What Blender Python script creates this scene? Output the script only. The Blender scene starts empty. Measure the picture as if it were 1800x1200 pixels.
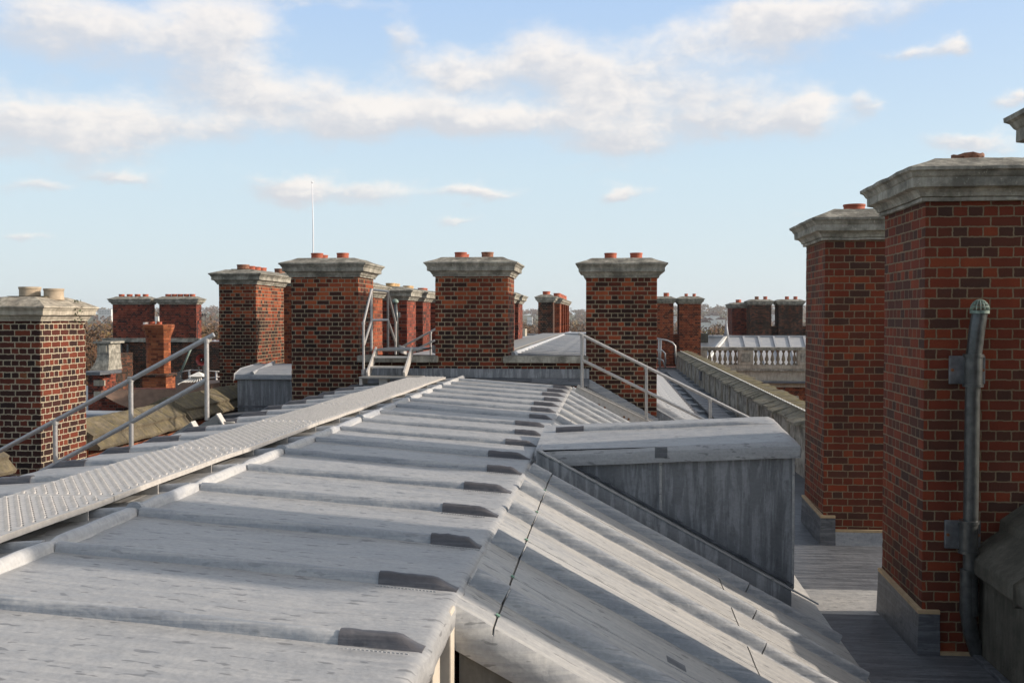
import bpy, bmesh, math, random
from mathutils import Vector, Matrix, Euler, noise
random.seed(7)
SC = bpy.context.scene
COL = SC.collection
R = math.radians

# ------------------------------------------------------------------ camera
YAW, PITCH, F = R(5.46), R(1.37), 1800.0
cam_d = bpy.data.cameras.new('camera')
cam = bpy.data.objects.new('camera', cam_d)
COL.objects.link(cam)
cam.rotation_euler = (R(90) - PITCH, 0, YAW)
cam_d.sensor_width = 36.0
cam_d.lens = 36.0 * F / 1800.0
cam_d.clip_start = 0.05
cam_d.clip_end = 9000
SC.camera = cam
CR = Euler(cam.rotation_euler).to_matrix()

def ray(px, py):
    return CR @ Vector(((px - 900) / F, -(py - 600) / F, -1.0))
def at(px, py, Y):
    d = ray(px, py); k = Y / d.y
    return d * k
def XX(px, Y):
    return at(px, 557, Y).x
def ZZ(px, py, Y):
    return at(px, py, Y).z

# ------------------------------------------------------------------ sun, sky
SUN_EL, SUN_AZ = R(23.0), R(90 - 4)      # azimuth clockwise from +Y; 90 = +X
sd = bpy.data.lights.new('sun', 'SUN')
sd.energy = 3.4
sd.angle = R(1.0)
sd.color = (1.0, 0.88, 0.75)
sun = bpy.data.objects.new('sun', sd)
COL.objects.link(sun)
sdir = Vector((math.sin(SUN_AZ) * math.cos(SUN_EL), math.cos(SUN_AZ) * math.cos(SUN_EL), math.sin(SUN_EL)))
sun.rotation_euler = sdir.to_track_quat('Z', 'Y').to_euler()
SC.view_settings.view_transform = 'Standard'
SC.view_settings.look = 'None'
SC.view_settings.exposure = 0.52
SC.view_settings.gamma = 1.0

W = bpy.data.worlds.new('World')
SC.world = W
W.use_nodes = True
def world_nodes():
    nt = W.node_tree
    N, L = nt.nodes, nt.links
    N.clear()
    out = N.new('ShaderNodeOutputWorld')
    bg = N.new('ShaderNodeBackground')
    bg.inputs[1].default_value = 0.15
    L.new(bg.outputs[0], out.inputs[0])
    sky = N.new('ShaderNodeTexSky')
    sky.sky_type = 'NISHITA'
    sky.sun_disc = False
    sky.sun_elevation = SUN_EL
    sky.sun_rotation = SUN_AZ
    sky.air_density = 1.0
    sky.dust_density = 1.6
    sky.ozone_density = 1.3
    sky.altitude = 50
    tc = N.new('ShaderNodeTexCoord')
    sx = N.new('ShaderNodeSeparateXYZ')
    L.new(tc.outputs['Generated'], sx.inputs[0])
    def m(op, a, b=None, c=None):
        n = N.new('ShaderNodeMath'); n.operation = op
        for i, v in enumerate((a, b, c)):
            if v is None: continue
            if isinstance(v, (int, float)): n.inputs[i].default_value = v
            else: L.new(v, n.inputs[i])
        return n.outputs[0]
    az0 = m('ARCTAN2', sx.outputs[0], sx.outputs[1])
    el0 = m('ARCSINE', sx.outputs[2])
    # cloud noise lives on the sky sphere, flattened vertically
    mp = N.new('ShaderNodeCombineXYZ')
    L.new(az0, mp.inputs[0]); L.new(m('MULTIPLY', el0, 1.7), mp.inputs[1])
    def nz(scale, det, rough, dist=0.0, off=0.0):
        n = N.new('ShaderNodeTexNoise'); n.inputs['Scale'].default_value = scale
        n.inputs['Detail'].default_value = det; n.inputs['Roughness'].default_value = rough
        n.inputs['Distortion'].default_value = dist
        ad = N.new('ShaderNodeVectorMath'); ad.operation = 'ADD'
        L.new(mp.outputs[0], ad.inputs[0]); ad.inputs[1].default_value = (off, off * .7, off)
        L.new(ad.outputs[0], n.inputs['Vector'])
        return n.outputs[0]
    w1 = nz(13, 5, .6, 0, 3.1); w2 = nz(13, 5, .6, 0, 9.7)
    az = m('ADD', az0, m('MULTIPLY', m('SUBTRACT', w1, .5), .075))
    el = m('ADD', el0, m('MULTIPLY', m('SUBTRACT', w2, .5), .045))
    blobs = [(90,235,160,50,.95),(215,55,150,60,.8),(400,50,100,70,.8),(450,165,115,45,1.0),(330,222,200,30,.75),
             (620,200,90,45,.8),(800,130,80,38,1.1),(735,205,120,38,.85),(940,95,75,45,.95),(1040,130,90,50,.85),
             (1045,205,100,50,.8),(880,215,110,26,1.0),(720,57,38,28,.8),(1370,45,105,50,1.1),(1200,100,110,50,.55),
             (1270,170,130,40,.75),(1425,192,38,30,1.2),(1300,218,140,26,.9),(1667,80,22,18,.9),(1590,95,45,14,.85),
             (1720,247,75,18,1.1),(1767,170,24,18,1.0),(1530,180,24,20,.8),(510,335,56,22,1.15),(655,338,100,22,.85),
             (850,340,66,15,1.1),(1093,340,36,14,1.05),(215,315,60,15,.85),(70,332,50,12,.7),(812,384,40,10,.75),
             (50,425,40,11,.85),(1090,255,80,26,.9),(1560,8,170,26,.65),(1405,385,36,9,.35),(60,40,110,60,.55),
             (560,0,130,14,.6),(30,185,60,30,.5),(1010,300,140,10,.3),(1150,60,80,25,.3)]
    dens, vert = None, None
    for (px, py, rx, ry, wt) in blobs:
        d = ray(px, py).normalized()
        ca, ce = math.atan2(d.x, d.y), math.asin(d.z)
        u = m('MULTIPLY', m('SUBTRACT', az, ca), 1800 / rx / 1.05)
        v = m('MULTIPLY', m('SUBTRACT', el, ce), 1800 / ry / 1.05)
        q = m('ADD', m('MULTIPLY', u, u), m('MULTIPLY', v, v))
        g = m('MULTIPLY', m('EXPONENT', m('MULTIPLY', q, -1.0)), wt)
        gv = m('MULTIPLY', g, m('ADD', v, m('MULTIPLY', u, .35)))
        dens = g if dens is None else m('ADD', dens, g)
        vert = gv if vert is None else m('ADD', vert, gv)
    fine = nz(42, 7, .62, .3, 1.0)
    med = nz(12, 6, .58, .2, 5.0)
    dd = m('ADD', dens, m('ADD', m('MULTIPLY', m('SUBTRACT', fine, .5), .55), m('MULTIPLY', m('SUBTRACT', med, .5), 1.15)))
    mr = N.new('ShaderNodeMapRange'); mr.interpolation_type = 'SMOOTHSTEP'
    L.new(dd, mr.inputs[0]); mr.inputs[1].default_value = .16; mr.inputs[2].default_value = 1.15
    mr.inputs[3].default_value = 0; mr.inputs[4].default_value = .88
    # clouds elsewhere in the sky, away from the view
    oth = nz(5, 6, .6, .2, 20.0)
    mo = N.new('ShaderNodeMapRange'); mo.interpolation_type = 'SMOOTHSTEP'
    L.new(oth, mo.inputs[0]); mo.inputs[1].default_value = .52; mo.inputs[2].default_value = .68
    mo.inputs[3].default_value = 0; mo.inputs[4].default_value = .35
    far = m('GREATER_THAN', m('ABSOLUTE', m('ADD', az0, .095)), .56)
    vr = m('DIVIDE', vert, m('MAXIMUM', dens, .05))
    vl = N.new('ShaderNodeMapRange'); vl.interpolation_type = 'SMOOTHSTEP'
    L.new(m('ADD', vr, m('MULTIPLY', m('SUBTRACT', fine, .5), 1.6)), vl.inputs[0])
    vl.inputs[1].default_value = -.6; vl.inputs[2].default_value = .55
    cc = N.new('ShaderNodeMix'); cc.data_type = 'RGBA'
    L.new(vl.outputs[0], cc.inputs[0])
    k = .71 / .15
    cc.inputs[6].default_value = (.67 * k, .68 * k, .72 * k, 1)
    cc.inputs[7].default_value = (.99 * k, .93 * k, .875 * k, 1)
    hor = N.new('ShaderNodeMapRange')
    L.new(el0, hor.inputs[0]); hor.inputs[1].default_value = -.02; hor.inputs[2].default_value = 1.2
    ramp = N.new('ShaderNodeValToRGB')
    L.new(hor.outputs[0], ramp.inputs[0])
    e = ramp.color_ramp.elements
    e[0].color = (.72, .80, .83, 1); e[1].color = (.40, .42, .46, 1)
    e1 = ramp.color_ramp.elements.new(.13); e1.color = (.63, .78, .88, 1)
    e1 = ramp.color_ramp.elements.new(.27); e1.color = (.45, .63, .91, 1)
    e1 = ramp.color_ramp.elements.new(.42); e1.color = (.40, .48, .60, 1)
    scl = N.new('ShaderNodeVectorMath'); scl.operation = 'SCALE'
    L.new(ramp.outputs[0], scl.inputs[0]); scl.inputs['Scale'].default_value = k
    sm = N.new('ShaderNodeMix'); sm.data_type = 'RGBA'   # thin high veil over the clear-sky model
    sm.inputs[0].default_value = VEIL
    L.new(sky.outputs[0], sm.inputs[6]); L.new(scl.outputs[0], sm.inputs[7])
    dt = N.new('ShaderNodeVectorMath'); dt.operation = 'DOT_PRODUCT'
    L.new(tc.outputs['Generated'], dt.inputs[0]); dt.inputs[1].default_value = tuple(sdir)
    au = m('POWER', m('MAXIMUM', dt.outputs['Value'], 0), 7)
    av = N.new('ShaderNodeVectorMath'); av.operation = 'SCALE'; av.inputs[0].default_value = (1.0 * k, .88 * k, .74 * k); L.new(m('MULTIPLY', au, 2.2), av.inputs['Scale'])
    fin = N.new('ShaderNodeMix'); fin.data_type = 'RGBA'
    amt = m('MAXIMUM', mr.outputs[0], m('MULTIPLY', mo.outputs[0], far))
    L.new(amt, fin.inputs[0]); L.new(sm.outputs[2], fin.inputs[6]); L.new(cc.outputs[2], fin.inputs[7])
    sm2 = N.new('ShaderNodeVectorMath'); sm2.operation = 'ADD'
    L.new(fin.outputs[2], sm2.inputs[0]); L.new(av.outputs[0], sm2.inputs[1])
    L.new(sm2.outputs[0], bg.inputs[0])
VEIL = 0.9
world_nodes()

# ------------------------------------------------------------------ materials
class NT:
    def __init__(s, name):
        s.mat = bpy.data.materials.new(name); s.mat.use_nodes = True
        s.N, s.L = s.mat.node_tree.nodes, s.mat.node_tree.links
        s.b = s.N['Principled BSDF']
        s.tc = s.N.new('ShaderNodeTexCoord')
    def mp(s, kind, scale, off=(0, 0, 0)):
        n = s.N.new('ShaderNodeMapping'); n.inputs['Scale'].default_value = scale
        n.inputs['Location'].default_value = off
        s.L.new(s.tc.outputs[kind], n.inputs[0]); return n.outputs[0]
    def noise(s, vec, scale, det=4, rough=.6, dist=0, out=0):
        n = s.N.new('ShaderNodeTexNoise'); n.inputs['Scale'].default_value = scale
        n.inputs['Detail'].default_value = det; n.inputs['Roughness'].default_value = rough
        n.inputs['Distortion'].default_value = dist
        s.L.new(vec, n.inputs['Vector']); return n.outputs[out]
    def ramp(s, fac, stops, interp='LINEAR'):
        n = s.N.new('ShaderNodeValToRGB'); n.color_ramp.interpolation = interp
        els = n.color_ramp.elements
        while len(els) < len(stops): els.new(.5)
        for e, (p, c) in zip(els, stops):
            e.position = p; e.color = (c, c, c, 1) if isinstance(c, (int, float)) else (*c, 1)
        s.L.new(fac, n.inputs[0]); return n.outputs[0]
    def mix(s, fac, a, b, mode='MIX'):
        n = s.N.new('ShaderNodeMix'); n.data_type = 'RGBA'; n.blend_type = mode
        for i, v in ((0, fac), (6, a), (7, b)):
            if isinstance(v, (int, float)): n.inputs[i].default_value = v
            elif isinstance(v, tuple): n.inputs[i].default_value = (*v, 1)
            else: s.L.new(v, n.inputs[i])
        return n.outputs[2]
    def m(s, op, a, b=None):
        n = s.N.new('ShaderNodeMath'); n.operation = op
        for i, v in enumerate((a, b)):
            if v is None: continue
            if isinstance(v, (int, float)): n.inputs[i].default_value = v
            else: s.L.new(v, n.inputs[i])
        return n.outputs[0]
    def bump(s, h, dist, strength=1.0):
        n = s.N.new('ShaderNodeBump'); n.inputs['Distance'].default_value = dist
        n.inputs['Strength'].default_value = strength
        s.L.new(h, n.inputs['Height']); s.L.new(n.outputs[0], s.b.inputs['Normal'])
    def done(s, col, rough=.7, metal=0, spec=.5):
        if isinstance(col, tuple): s.b.inputs['Base Color'].default_value = (*col, 1)
        else: s.L.new(col, s.b.inputs['Base Color'])
        if isinstance(rough, (int, float)): s.b.inputs['Roughness'].default_value = rough
        else: s.L.new(rough, s.b.inputs['Roughness'])
        s.b.inputs['Metallic'].default_value = metal
        s.b.inputs['Specular IOR Level'].default_value = spec
        return s.mat

def brick_mat(name, stops, mortar, pitch=.229, course=.08, msize=.011, topz=None, bumpd=.018, dirt=.35, mvar=.3, headers=.5, wob=.021):
    t = NT(name)
    uv = t.mp('UV', (1, 1, 1), (.03, .013, 0))
    # wobble
    nv = t.N.new('ShaderNodeTexNoise'); nv.inputs['Scale'].default_value = 20; nv.inputs['Detail'].default_value = 6; nv.inputs['Roughness'].default_value = .68
    t.L.new(uv, nv.inputs['Vector'])
    sub = t.N.new('ShaderNodeVectorMath'); sub.operation = 'SUBTRACT'; t.L.new(nv.outputs[1], sub.inputs[0]); sub.inputs[1].default_value = (.5, .5, .5)
    sc = t.N.new('ShaderNodeVectorMath'); sc.operation = 'SCALE'; t.L.new(sub.outputs[0], sc.inputs[0]); sc.inputs['Scale'].default_value = wob
    ad = t.N.new('ShaderNodeVectorMath'); ad.operation = 'ADD'; t.L.new(uv, ad.inputs[0]); t.L.new(sc.outputs[0], ad.inputs[1])
    br = t.N.new('ShaderNodeTexBrick')
    t.L.new(ad.outputs[0], br.inputs['Vector'])
    br.inputs['Color1'].default_value = (0, 0, 0, 1); br.inputs['Color2'].default_value = (1, 1, 1, 1)
    br.inputs['Mortar'].default_value = (.5, .5, .5, 1)
    br.inputs['Scale'].default_value = 1
    br.inputs['Mortar Size'].default_value = msize
    br.inputs['Mortar Smooth'].default_value = .35
    br.inputs['Brick Width'].default_value = pitch
    br.inputs['Row Height'].default_value = course
    br.offset = .5; br.offset_frequency = 2; br.squash = headers; br.squash_frequency = 2
    fac = br.outputs['Fac']
    val = br.outputs['Color']
    blotch = t.noise(uv, 1.1, 3)
    fine = t.noise(uv, 70, 5, .7)
    mid = t.noise(uv, 9, 4, .6)
    v2 = t.m('ADD', t.m('MULTIPLY', val, .86), t.m('MULTIPLY', t.m('SUBTRACT', blotch, .5), .35))
    v2 = t.m('ADD', v2, t.m('MULTIPLY', t.m('SUBTRACT', mid, .5), .22))
    if topz is not None:      # rebuilt, cleaner courses near the top of the stack
        sp = t.N.new('ShaderNodeSeparateXYZ'); t.L.new(uv, sp.inputs[0])
        mr = t.N.new('ShaderNodeMapRange'); t.L.new(sp.outputs[1], mr.inputs[0])
        mr.inputs[1].default_value = topz - .95; mr.inputs[2].default_value = topz - .1
        mr.inputs[4].default_value = .33
        v2 = t.m('ADD', v2, mr.outputs[0])
    col = t.ramp(v2, stops)
    col = t.mix(.4, col, t.ramp(fine, [(.25, .45), (.75, 1.0)]), 'MULTIPLY')
    mcol = t.mix(t.m('MULTIPLY', mid, mvar * 2), mortar, tuple(c * .45 for c in mortar))
    col = t.mix(fac, col, mcol)
    soot = t.ramp(t.noise(t.mp('UV', (1, .5, 1), (4, 2, 0)), 1.6, 4, .65), [(.38, 1 - dirt), (.62, 1.0)])
    col = t.mix(1, col, soot, 'MULTIPLY')
    h = t.m('ADD', t.m('SUBTRACT', 1.0, fac), t.m('MULTIPLY', fine, .35))
    h = t.m('ADD', h, t.m('MULTIPLY', mid, .3))
    t.bump(h, bumpd)
    return t.done(col, .9, 0, .25)

M = {}
M['brick_red'] = brick_mat('red_brick', [(.0, (.075, .036, .026)), (.18, (.105, .038, .024)), (.38, (.155, .038, .020)), (.62, (.205, .040, .018)), (.85, (.265, .056, .022)), (1, (.25, .10, .045))],
                           (.30, .22, .135), course=.0795, msize=.0066, dirt=.25)
M['brick_mid'] = brick_mat('sooty_brick', [(.0, (.026, .014, .011)), (.38, (.056, .020, .013)), (.58, (.12, .030, .016)), (.78, (.26, .050, .020)), (1, (.40, .095, .034))],
                           (.40, .32, .21), course=.0785, msize=.0085, topz=.7, dirt=.3)
M['brick_left'] = brick_mat('old_brick', [(.0, (.025, .016, .014)), (.35, (.055, .019, .014)), (.6, (.115, .028, .017)), (.85, (.20, .046, .022)), (1, (.25, .16, .06))],
                            (.56, .47, .33), course=.082, msize=.0090, dirt=.2, wob=.034)
M['brick_orange'] = brick_mat('orange_brick', [(.0, (.08, .025, .016)), (.35, (.24, .055, .025)), (.7, (.38, .09, .035)), (1, (.45, .13, .05))],
                              (.32, .20, .12), course=.078, msize=.006, dirt=.3)
M['brick_terra'] = brick_mat('terracotta_brick', [(.0, (.20, .055, .028)), (.3, (.42, .12, .05)), (.7, (.52, .16, .065)), (1, (.60, .22, .09))], (.36, .17, .09), course=.078, msize=.006, dirt=.35)
M['brick_far'] = brick_mat('far_brick', [(.0, (.045, .02, .018)), (.3, (.16, .038, .024)), (.7, (.30, .062, .034)), (1, (.40, .11, .055))],
                           (.22, .15, .11), course=.08, msize=.006, dirt=.35)
M['brick_black'] = brick_mat('black_brick', [(.0, (.028, .020, .017)), (.35, (.065, .035, .026)), (.65, (.15, .055, .032)), (1, (.28, .09, .045))],
                             (.20, .16, .11), course=.08, msize=.0075, dirt=.45)

def stone_mat(name, base, dark, moss=0.0, blot=.5, scale=1.0):
    t = NT(name)
    o = t.mp('Object', (1, 1, 1))
    a = t.noise(o, 3.2 * scale, 6, .65)
    b = t.noise(o, 22 * scale, 5, .7)
    st = t.noise(t.mp('Object', (9, 9, 1.1)), 2.0, 4, .6)
    col = t.mix(t.ramp(a, [(.38, 0.0), (.62, 1.0)]), dark, base)
    col = t.mix(t.m('MULTIPLY', t.ramp(st, [(.42, 0.0), (.68, 1.0)]), .55), col, tuple(c * .35 for c in base))
    col = t.mix(t.ramp(b, [(.60, 0.0), (.74, blot)]), col, tuple(min(1, c * 1.7) for c in base))
    col = t.mix(t.ramp(b, [(.28, .7), (.40, 0.0)]), col, tuple(c * .3 for c in base))
    g = t.N.new('ShaderNodeNewGeometry'); sp = t.N.new('ShaderNodeSeparateXYZ'); t.L.new(g.outputs['True Normal'], sp.inputs[0])
    up = t.ramp(sp.outputs[2], [(.3, 0.0), (.75, 1.0)])
    if moss:
        ms = t.noise(o, 6, 5, .7)
        mk = t.m('MULTIPLY', up, t.ramp(ms, [(.42, 0.0), (.60, moss)]))
        col = t.mix(mk, col, (.21, .165, .055))
    dn = t.m('MULTIPLY', up, t.ramp(t.noise(o, 8, 6, .7), [(.40, .55), (.62, 0.0)]))
    col = t.mix(dn, col, (.06, .055, .045))
    t.bump(t.m('ADD', b, t.m('MULTIPLY', a, 1.2)), .012, .8)
    return t.done(col, .92, 0, .2)
M['stone'] = stone_mat('weathered_stone', (.43, .40, .33), (.15, .14, .115), blot=.8, scale=1.3)
M['stone_light'] = stone_mat('pale_stone', (.50, .445, .35), (.37, .32, .25), blot=.2)
M['stone_moss'] = stone_mat('mossy_stone', (.22, .18, .12), (.12, .10, .07), moss=.38)
M['render'] = stone_mat('stained_render', (.56, .51, .43), (.17, .155, .13), blot=.4, scale=1.1)
M['moss_slate'] = stone_mat('moss_slate', (.30, .25, .17), (.20, .165, .10), moss=1.0, scale=1.5)
M['stone_tan'] = stone_mat('tan_stone', (.33, .27, .19), (.25, .20, .14), blot=.2)
M['stone_cop'] = stone_mat('slate_coping', (.33, .30, .24), (.20, .18, .13), moss=.35, blot=.4, scale=1.6)
M['stone_dull'] = stone_mat('dull_stone', (.13, .12, .095), (.075, .07, .055), blot=.2)

def lead_mat(name, a, b, c, kind='flat', spots=1.0, rough=.5, bump=.004, wash=.8):
    t = NT(name)
    if kind == 'flat': s1, s2, s3 = (.8, 13, 1), (.5, 2.6, 1), (9, 27, 1)
    else: s1, s2, s3 = (8, .7, 1), (2.4, .35, 1), (22, 6, 1)
    big = t.noise(t.mp('UV', s2), 1.1, 4, .6, .6)
    st = t.noise(t.mp('UV', s1), 1.6, 6, .68, .4)
    fi = t.noise(t.mp('UV', (1, 1, 1)), 38, 5, .7)
    sp = t.noise(t.mp('UV', s3, (3, 5, 0)), 1.0, 2, .4)
    pat = t.noise(t.mp('UV', (1.3, 2.6, 1) if kind == 'flat' else (1.5, 1.1, 1), (8, 1, 0)), 2.2, 6, .7, .8)
    col = t.mix(t.ramp(big, [(.36, 0.0), (.64, 1.0)]), a, b)
    col = t.mix(t.m('MULTIPLY', t.ramp(st, [(.47, 0.0), (.58, 1.0)]), wash), col, c)
    col = t.mix(t.ramp(pat, [(.38, .35), (.47, 0.0)]), col, tuple(x * .8 for x in a))
    col = t.mix(t.ramp(sp, [(.635, 0.0), (.665, .65 * spots)]), col, tuple(x * .42 for x in a))
    col = t.mix(.35, col, t.ramp(fi, [(.3, .35), (.7, 1.0)]), 'MULTIPLY')
    h = t.m('ADD', t.m('MULTIPLY', t.noise(t.mp('UV', (1, 1, 1)), 7, 3, .5), 3.0), t.m('MULTIPLY', fi, .35))
    t.bump(h, bump)
    rg = t.ramp(st, [(.3, rough - .08), (.7, rough + .12)])
    return t.done(col, rg, 0.0, .5)
M['lead'] = lead_mat('lead_sheet', (.31, .31, .31), (.345, .343, .338), (.42, .415, .405), wash=.55)
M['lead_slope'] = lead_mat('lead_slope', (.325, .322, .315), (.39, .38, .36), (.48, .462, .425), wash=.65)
M['lead_roll'] = lead_mat('lead_roll', (.25, .265, .285), (.32, .33, .34), (.41, .41, .405), spots=.5)
M['lead_dark'] = lead_mat('new_lead', (.055, .053, .058), (.085, .081, .088), (.13, .125, .13), spots=.5, rough=.42)
M['lead_wall'] = lead_mat('lead_cheek', (.125, .13, .135), (.185, .188, .193), (.36, .365, .37), kind='wall', spots=.4, wash=.6)
M['lead_cheek_end'] = lead_mat('dull_cheek_lead', (.12, .115, .10), (.16, .15, .13), (.19, .18, .16), kind='wall', spots=.3, wash=.5)
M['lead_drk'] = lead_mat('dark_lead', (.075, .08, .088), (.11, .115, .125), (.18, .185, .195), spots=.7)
M['lead_white'] = lead_mat('pale_lead', (.33, .34, .36), (.40, .40, .40), (.5, .49, .47), spots=.3)

def plain(name, col, rough=.5, metal=0.0, var=.25, sc=12):
    t = NT(name)
    o = t.mp('Object', (1, 1, 1))
    n = t.noise(o, sc, 4, .6)
    c = t.mix(t.ramp(n, [(.3, 0.0), (.7, 1.0)]), tuple(x * (1 - var) for x in col), tuple(min(1, x * (1 + var * .5)) for x in col))
    t.bump(n, .002, .5)
    return t.done(c, rough, metal)
M['mortar'] = plain('mortar_fillet', (.46, .33, .19), .9, 0, .2)
M['mortar_old'] = plain('old_mortar', (.20, .17, .12), .95, 0, .5, 8)
M['galv'] = plain('galvanised_steel', (.42, .40, .38), .42, .55, .2, 30)
M['alu'] = plain('aluminium', (.52, .485, .44), .5, .1, .18, 25)
M['alu_dark'] = plain('dull_aluminium', (.26, .25, .23), .55, .25, .2, 20)
M['white'] = plain('white_paint', (.78, .74, .66), .45, 0, .08)
M['white_line'] = plain('white_pole', (.8, .8, .8), .4, 0, .03)
M['clay'] = plain('terracotta', (.40, .10, .05), .8, 0, .4, 9)
M['clay_old'] = plain('sooty_terracotta', (.27, .12, .07), .85, 0, .6, 14)
M['buff'] = plain('buff_clay', (.42, .33, .23), .85, 0, .35, 9)
M['buff_pot'] = plain('yellow_clay', (.55, .36, .17), .8, 0, .3, 9)
M['pipe'] = plain('lead_pipe', (.095, .10, .097), .32, .35, .5, 14)
M['plate'] = plain('lead_plate', (.16, .165, .17), .45, .1, .5, 10)
M['copper'] = plain('verdigris', (.22, .29, .24), .6, .1, .5, 30)
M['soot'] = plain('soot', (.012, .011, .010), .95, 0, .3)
M['tarp'] = plain('brown_sheeting', (.17, .105, .070), .9, 0, .3, 6)
M['red_paint'] = plain('red_paint', (.33, .05, .04), .5, 0, .3)
M['cream'] = plain('cream_paint', (.60, .53, .43), .5, 0, .12)
M['glass'] = plain('dark_glass', (.03, .035, .04), .08, 0, .1)
M['fern'] = plain('green_leaf', (.05, .09, .02), .6, 0, .4)
M['green_clip'] = plain('green_copper_clip', (.16, .28, .20), .6, 0, .3)
M['rust'] = plain('rust', (.25, .10, .04), .8, 0, .4)
M['cable'] = plain('cable', (.03, .03, .03), .6, 0, .1)
M['slat'] = plain('grey_timber', (.20, .20, .205), .8, 0, .4, 8)

# ------------------------------------------------------------------ mesh builder
class MB:
    def __init__(s): s.v, s.f = [], []
    def add(s, vs, fs):
        o = len(s.v); s.v += [tuple(v) for v in vs]; s.f += [tuple(i + o for i in f) for f in fs]; return s
    def box(s, x0, x1, y0, y1, z0, z1):
        vs = [(x, y, z) for z in (z0, z1) for y in (y0, y1) for x in (x0, x1)]
        return s.add(vs, [(0, 2, 3, 1), (4, 5, 7, 6), (0, 1, 5, 4), (2, 6, 7, 3), (0, 4, 6, 2), (1, 3, 7, 5)])
    def obox(s, c, ax, ay, az, hx, hy, hz):
        c, ax, ay, az = Vector(c), Vector(ax).normalized(), Vector(ay).normalized(), Vector(az).normalized()
        vs = [c + ax * hx * i + ay * hy * j + az * hz * k for k in (-1, 1) for j in (-1, 1) for i in (-1, 1)]
        return s.add(vs, [(0, 2, 3, 1), (4, 5, 7, 6), (0, 1, 5, 4), (2, 6, 7, 3), (0, 4, 6, 2), (1, 3, 7, 5)])
    def beam(s, a, b, w, h):
        a, b = Vector(a), Vector(b); d = (b - a)
        up = Vector((0, 0, 1)) if abs(d.normalized().z) < .95 else Vector((0, 1, 0))
        sx = d.cross(up).normalized(); uz = sx.cross(d).normalized()
        return s.obox((a + b) / 2, d, sx, uz, d.length / 2, w / 2, h / 2)
    def tube(s, pts, r, n=10, caps=True):
        pts = [Vector(p) for p in pts]; rs = r if isinstance(r, (list, tuple)) else [r] * len(pts)
        rings = []
        prev = None
        for i, p in enumerate(pts):
            t = (pts[min(i + 1, len(pts) - 1)] - pts[max(i - 1, 0)]).normalized()
            if prev is None:
                u = t.cross(Vector((0, 0, 1)) if abs(t.z) < .9 else Vector((1, 0, 0))).normalized()
            else: u = (prev - t * prev.dot(t)).normalized()
            prev = u; w = t.cross(u)
            rings.append([p + (u * math.cos(2 * math.pi * k / n) + w * math.sin(2 * math.pi * k / n)) * rs[i] for k in range(n)])
        vs = [v for rg in rings for v in rg]
        fs = [(i * n + k, i * n + (k + 1) % n, (i + 1) * n + (k + 1) % n, (i + 1) * n + k) for i in range(len(pts) - 1) for k in range(n)]
        if caps: fs += [tuple(range(n))[::-1], tuple((len(pts) - 1) * n + k for k in range(n))]
        return s.add(vs, fs)
    def lathe(s, c, prof, n=20, squash=1):
        c = Vector(c)
        vs = [c + Vector((r * math.cos(2 * math.pi * k / n), r * math.sin(2 * math.pi * k / n), z)) for (r, z) in prof for k in range(n)]
        fs = [(i * n + k, i * n + (k + 1) % n, (i + 1) * n + (k + 1) % n, (i + 1) * n + k) for i in range(len(prof) - 1) for k in range(n)]
        fs += [tuple(range(n))[::-1], tuple((len(prof) - 1) * n + k for k in range(n))]
        return s.add(vs, fs)
    def grid(s, rows):
        n, m = len(rows), len(rows[0])
        return s.add([v for r in rows for v in r], [(i * m + j, i * m + j + 1, (i + 1) * m + j + 1, (i + 1) * m + j) for i in range(n - 1) for j in range(m - 1)])
    def prism(s, poly, axis, a0, a1):
        """poly: 2D outline; axis 'y': poly in (x,z); axis 'x': poly in (y,z)"""
        n = len(poly)
        mk = (lambda p, a: (p[0], a, p[1])) if axis == 'y' else (lambda p, a: (a, p[0], p[1])) if axis == 'x' else (lambda p, a: (p[0], p[1], a))
        vs = [mk(p, a0) for p in poly] + [mk(p, a1) for p in poly]
        fs = [tuple(range(n)), tuple(range(n, 2 * n))[::-1]] + [(i, (i + 1) % n, n + (i + 1) % n, n + i) for i in range(n)]
        return s.add(vs, fs)
    def build(s, name, mat, parent=None, smooth=False, bevel=0, recalc=True, segs=2, jit=0, angle=None, uvm=None):
        me = bpy.data.meshes.new(name)
        me.from_pydata(s.v, [], s.f)
        bm = bmesh.new(); bm.from_mesh(me)
        if bevel:
            bmesh.ops.remove_doubles(bm, verts=bm.verts, dist=1e-5)
            ed = [e for e in bm.edges if len(e.link_faces) == 2 and e.calc_face_angle(0) > .5]
            bmesh.ops.bevel(bm, geom=ed, offset=bevel, segments=segs, affect='EDGES', profile=.5)
        if recalc: bmesh.ops.recalc_face_normals(bm, faces=bm.faces)
        uvl = bm.loops.layers.uv.new('UVMap')
        for f in bm.faces:
            n = f.normal; a = (abs(n.x), abs(n.y), abs(n.z))
            for l in f.loops:
                c = l.vert.co
                if uvm: l[uvl].uv = (c.x, c.y + c.z) if uvm == 'x' else (c.y, c.x + c.z)
                elif a[2] >= a[0] and a[2] >= a[1]: l[uvl].uv = (c.x, c.y)
                elif a[1] >= a[0]: l[uvl].uv = (c.x, c.z)
                else: l[uvl].uv = (c.y + 10.07, c.z)
            f.smooth = smooth
        bm.to_mesh(me); bm.free()
        o = bpy.data.objects.new(name, me); COL.objects.link(o)
        me.materials.append(M[mat] if isinstance(mat, str) else mat)
        if smooth and angle is not None:
            try:
                me.set_sharp_from_angle(angle=R(angle))
            except Exception: pass
        if parent is not None:
            o.parent = parent
            top = parent
            off = Vector((0, 0, 0))
            while top is not None: off += top.location; top = top.parent
            me.transform(Matrix.Translation(-off))
        return o

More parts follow.
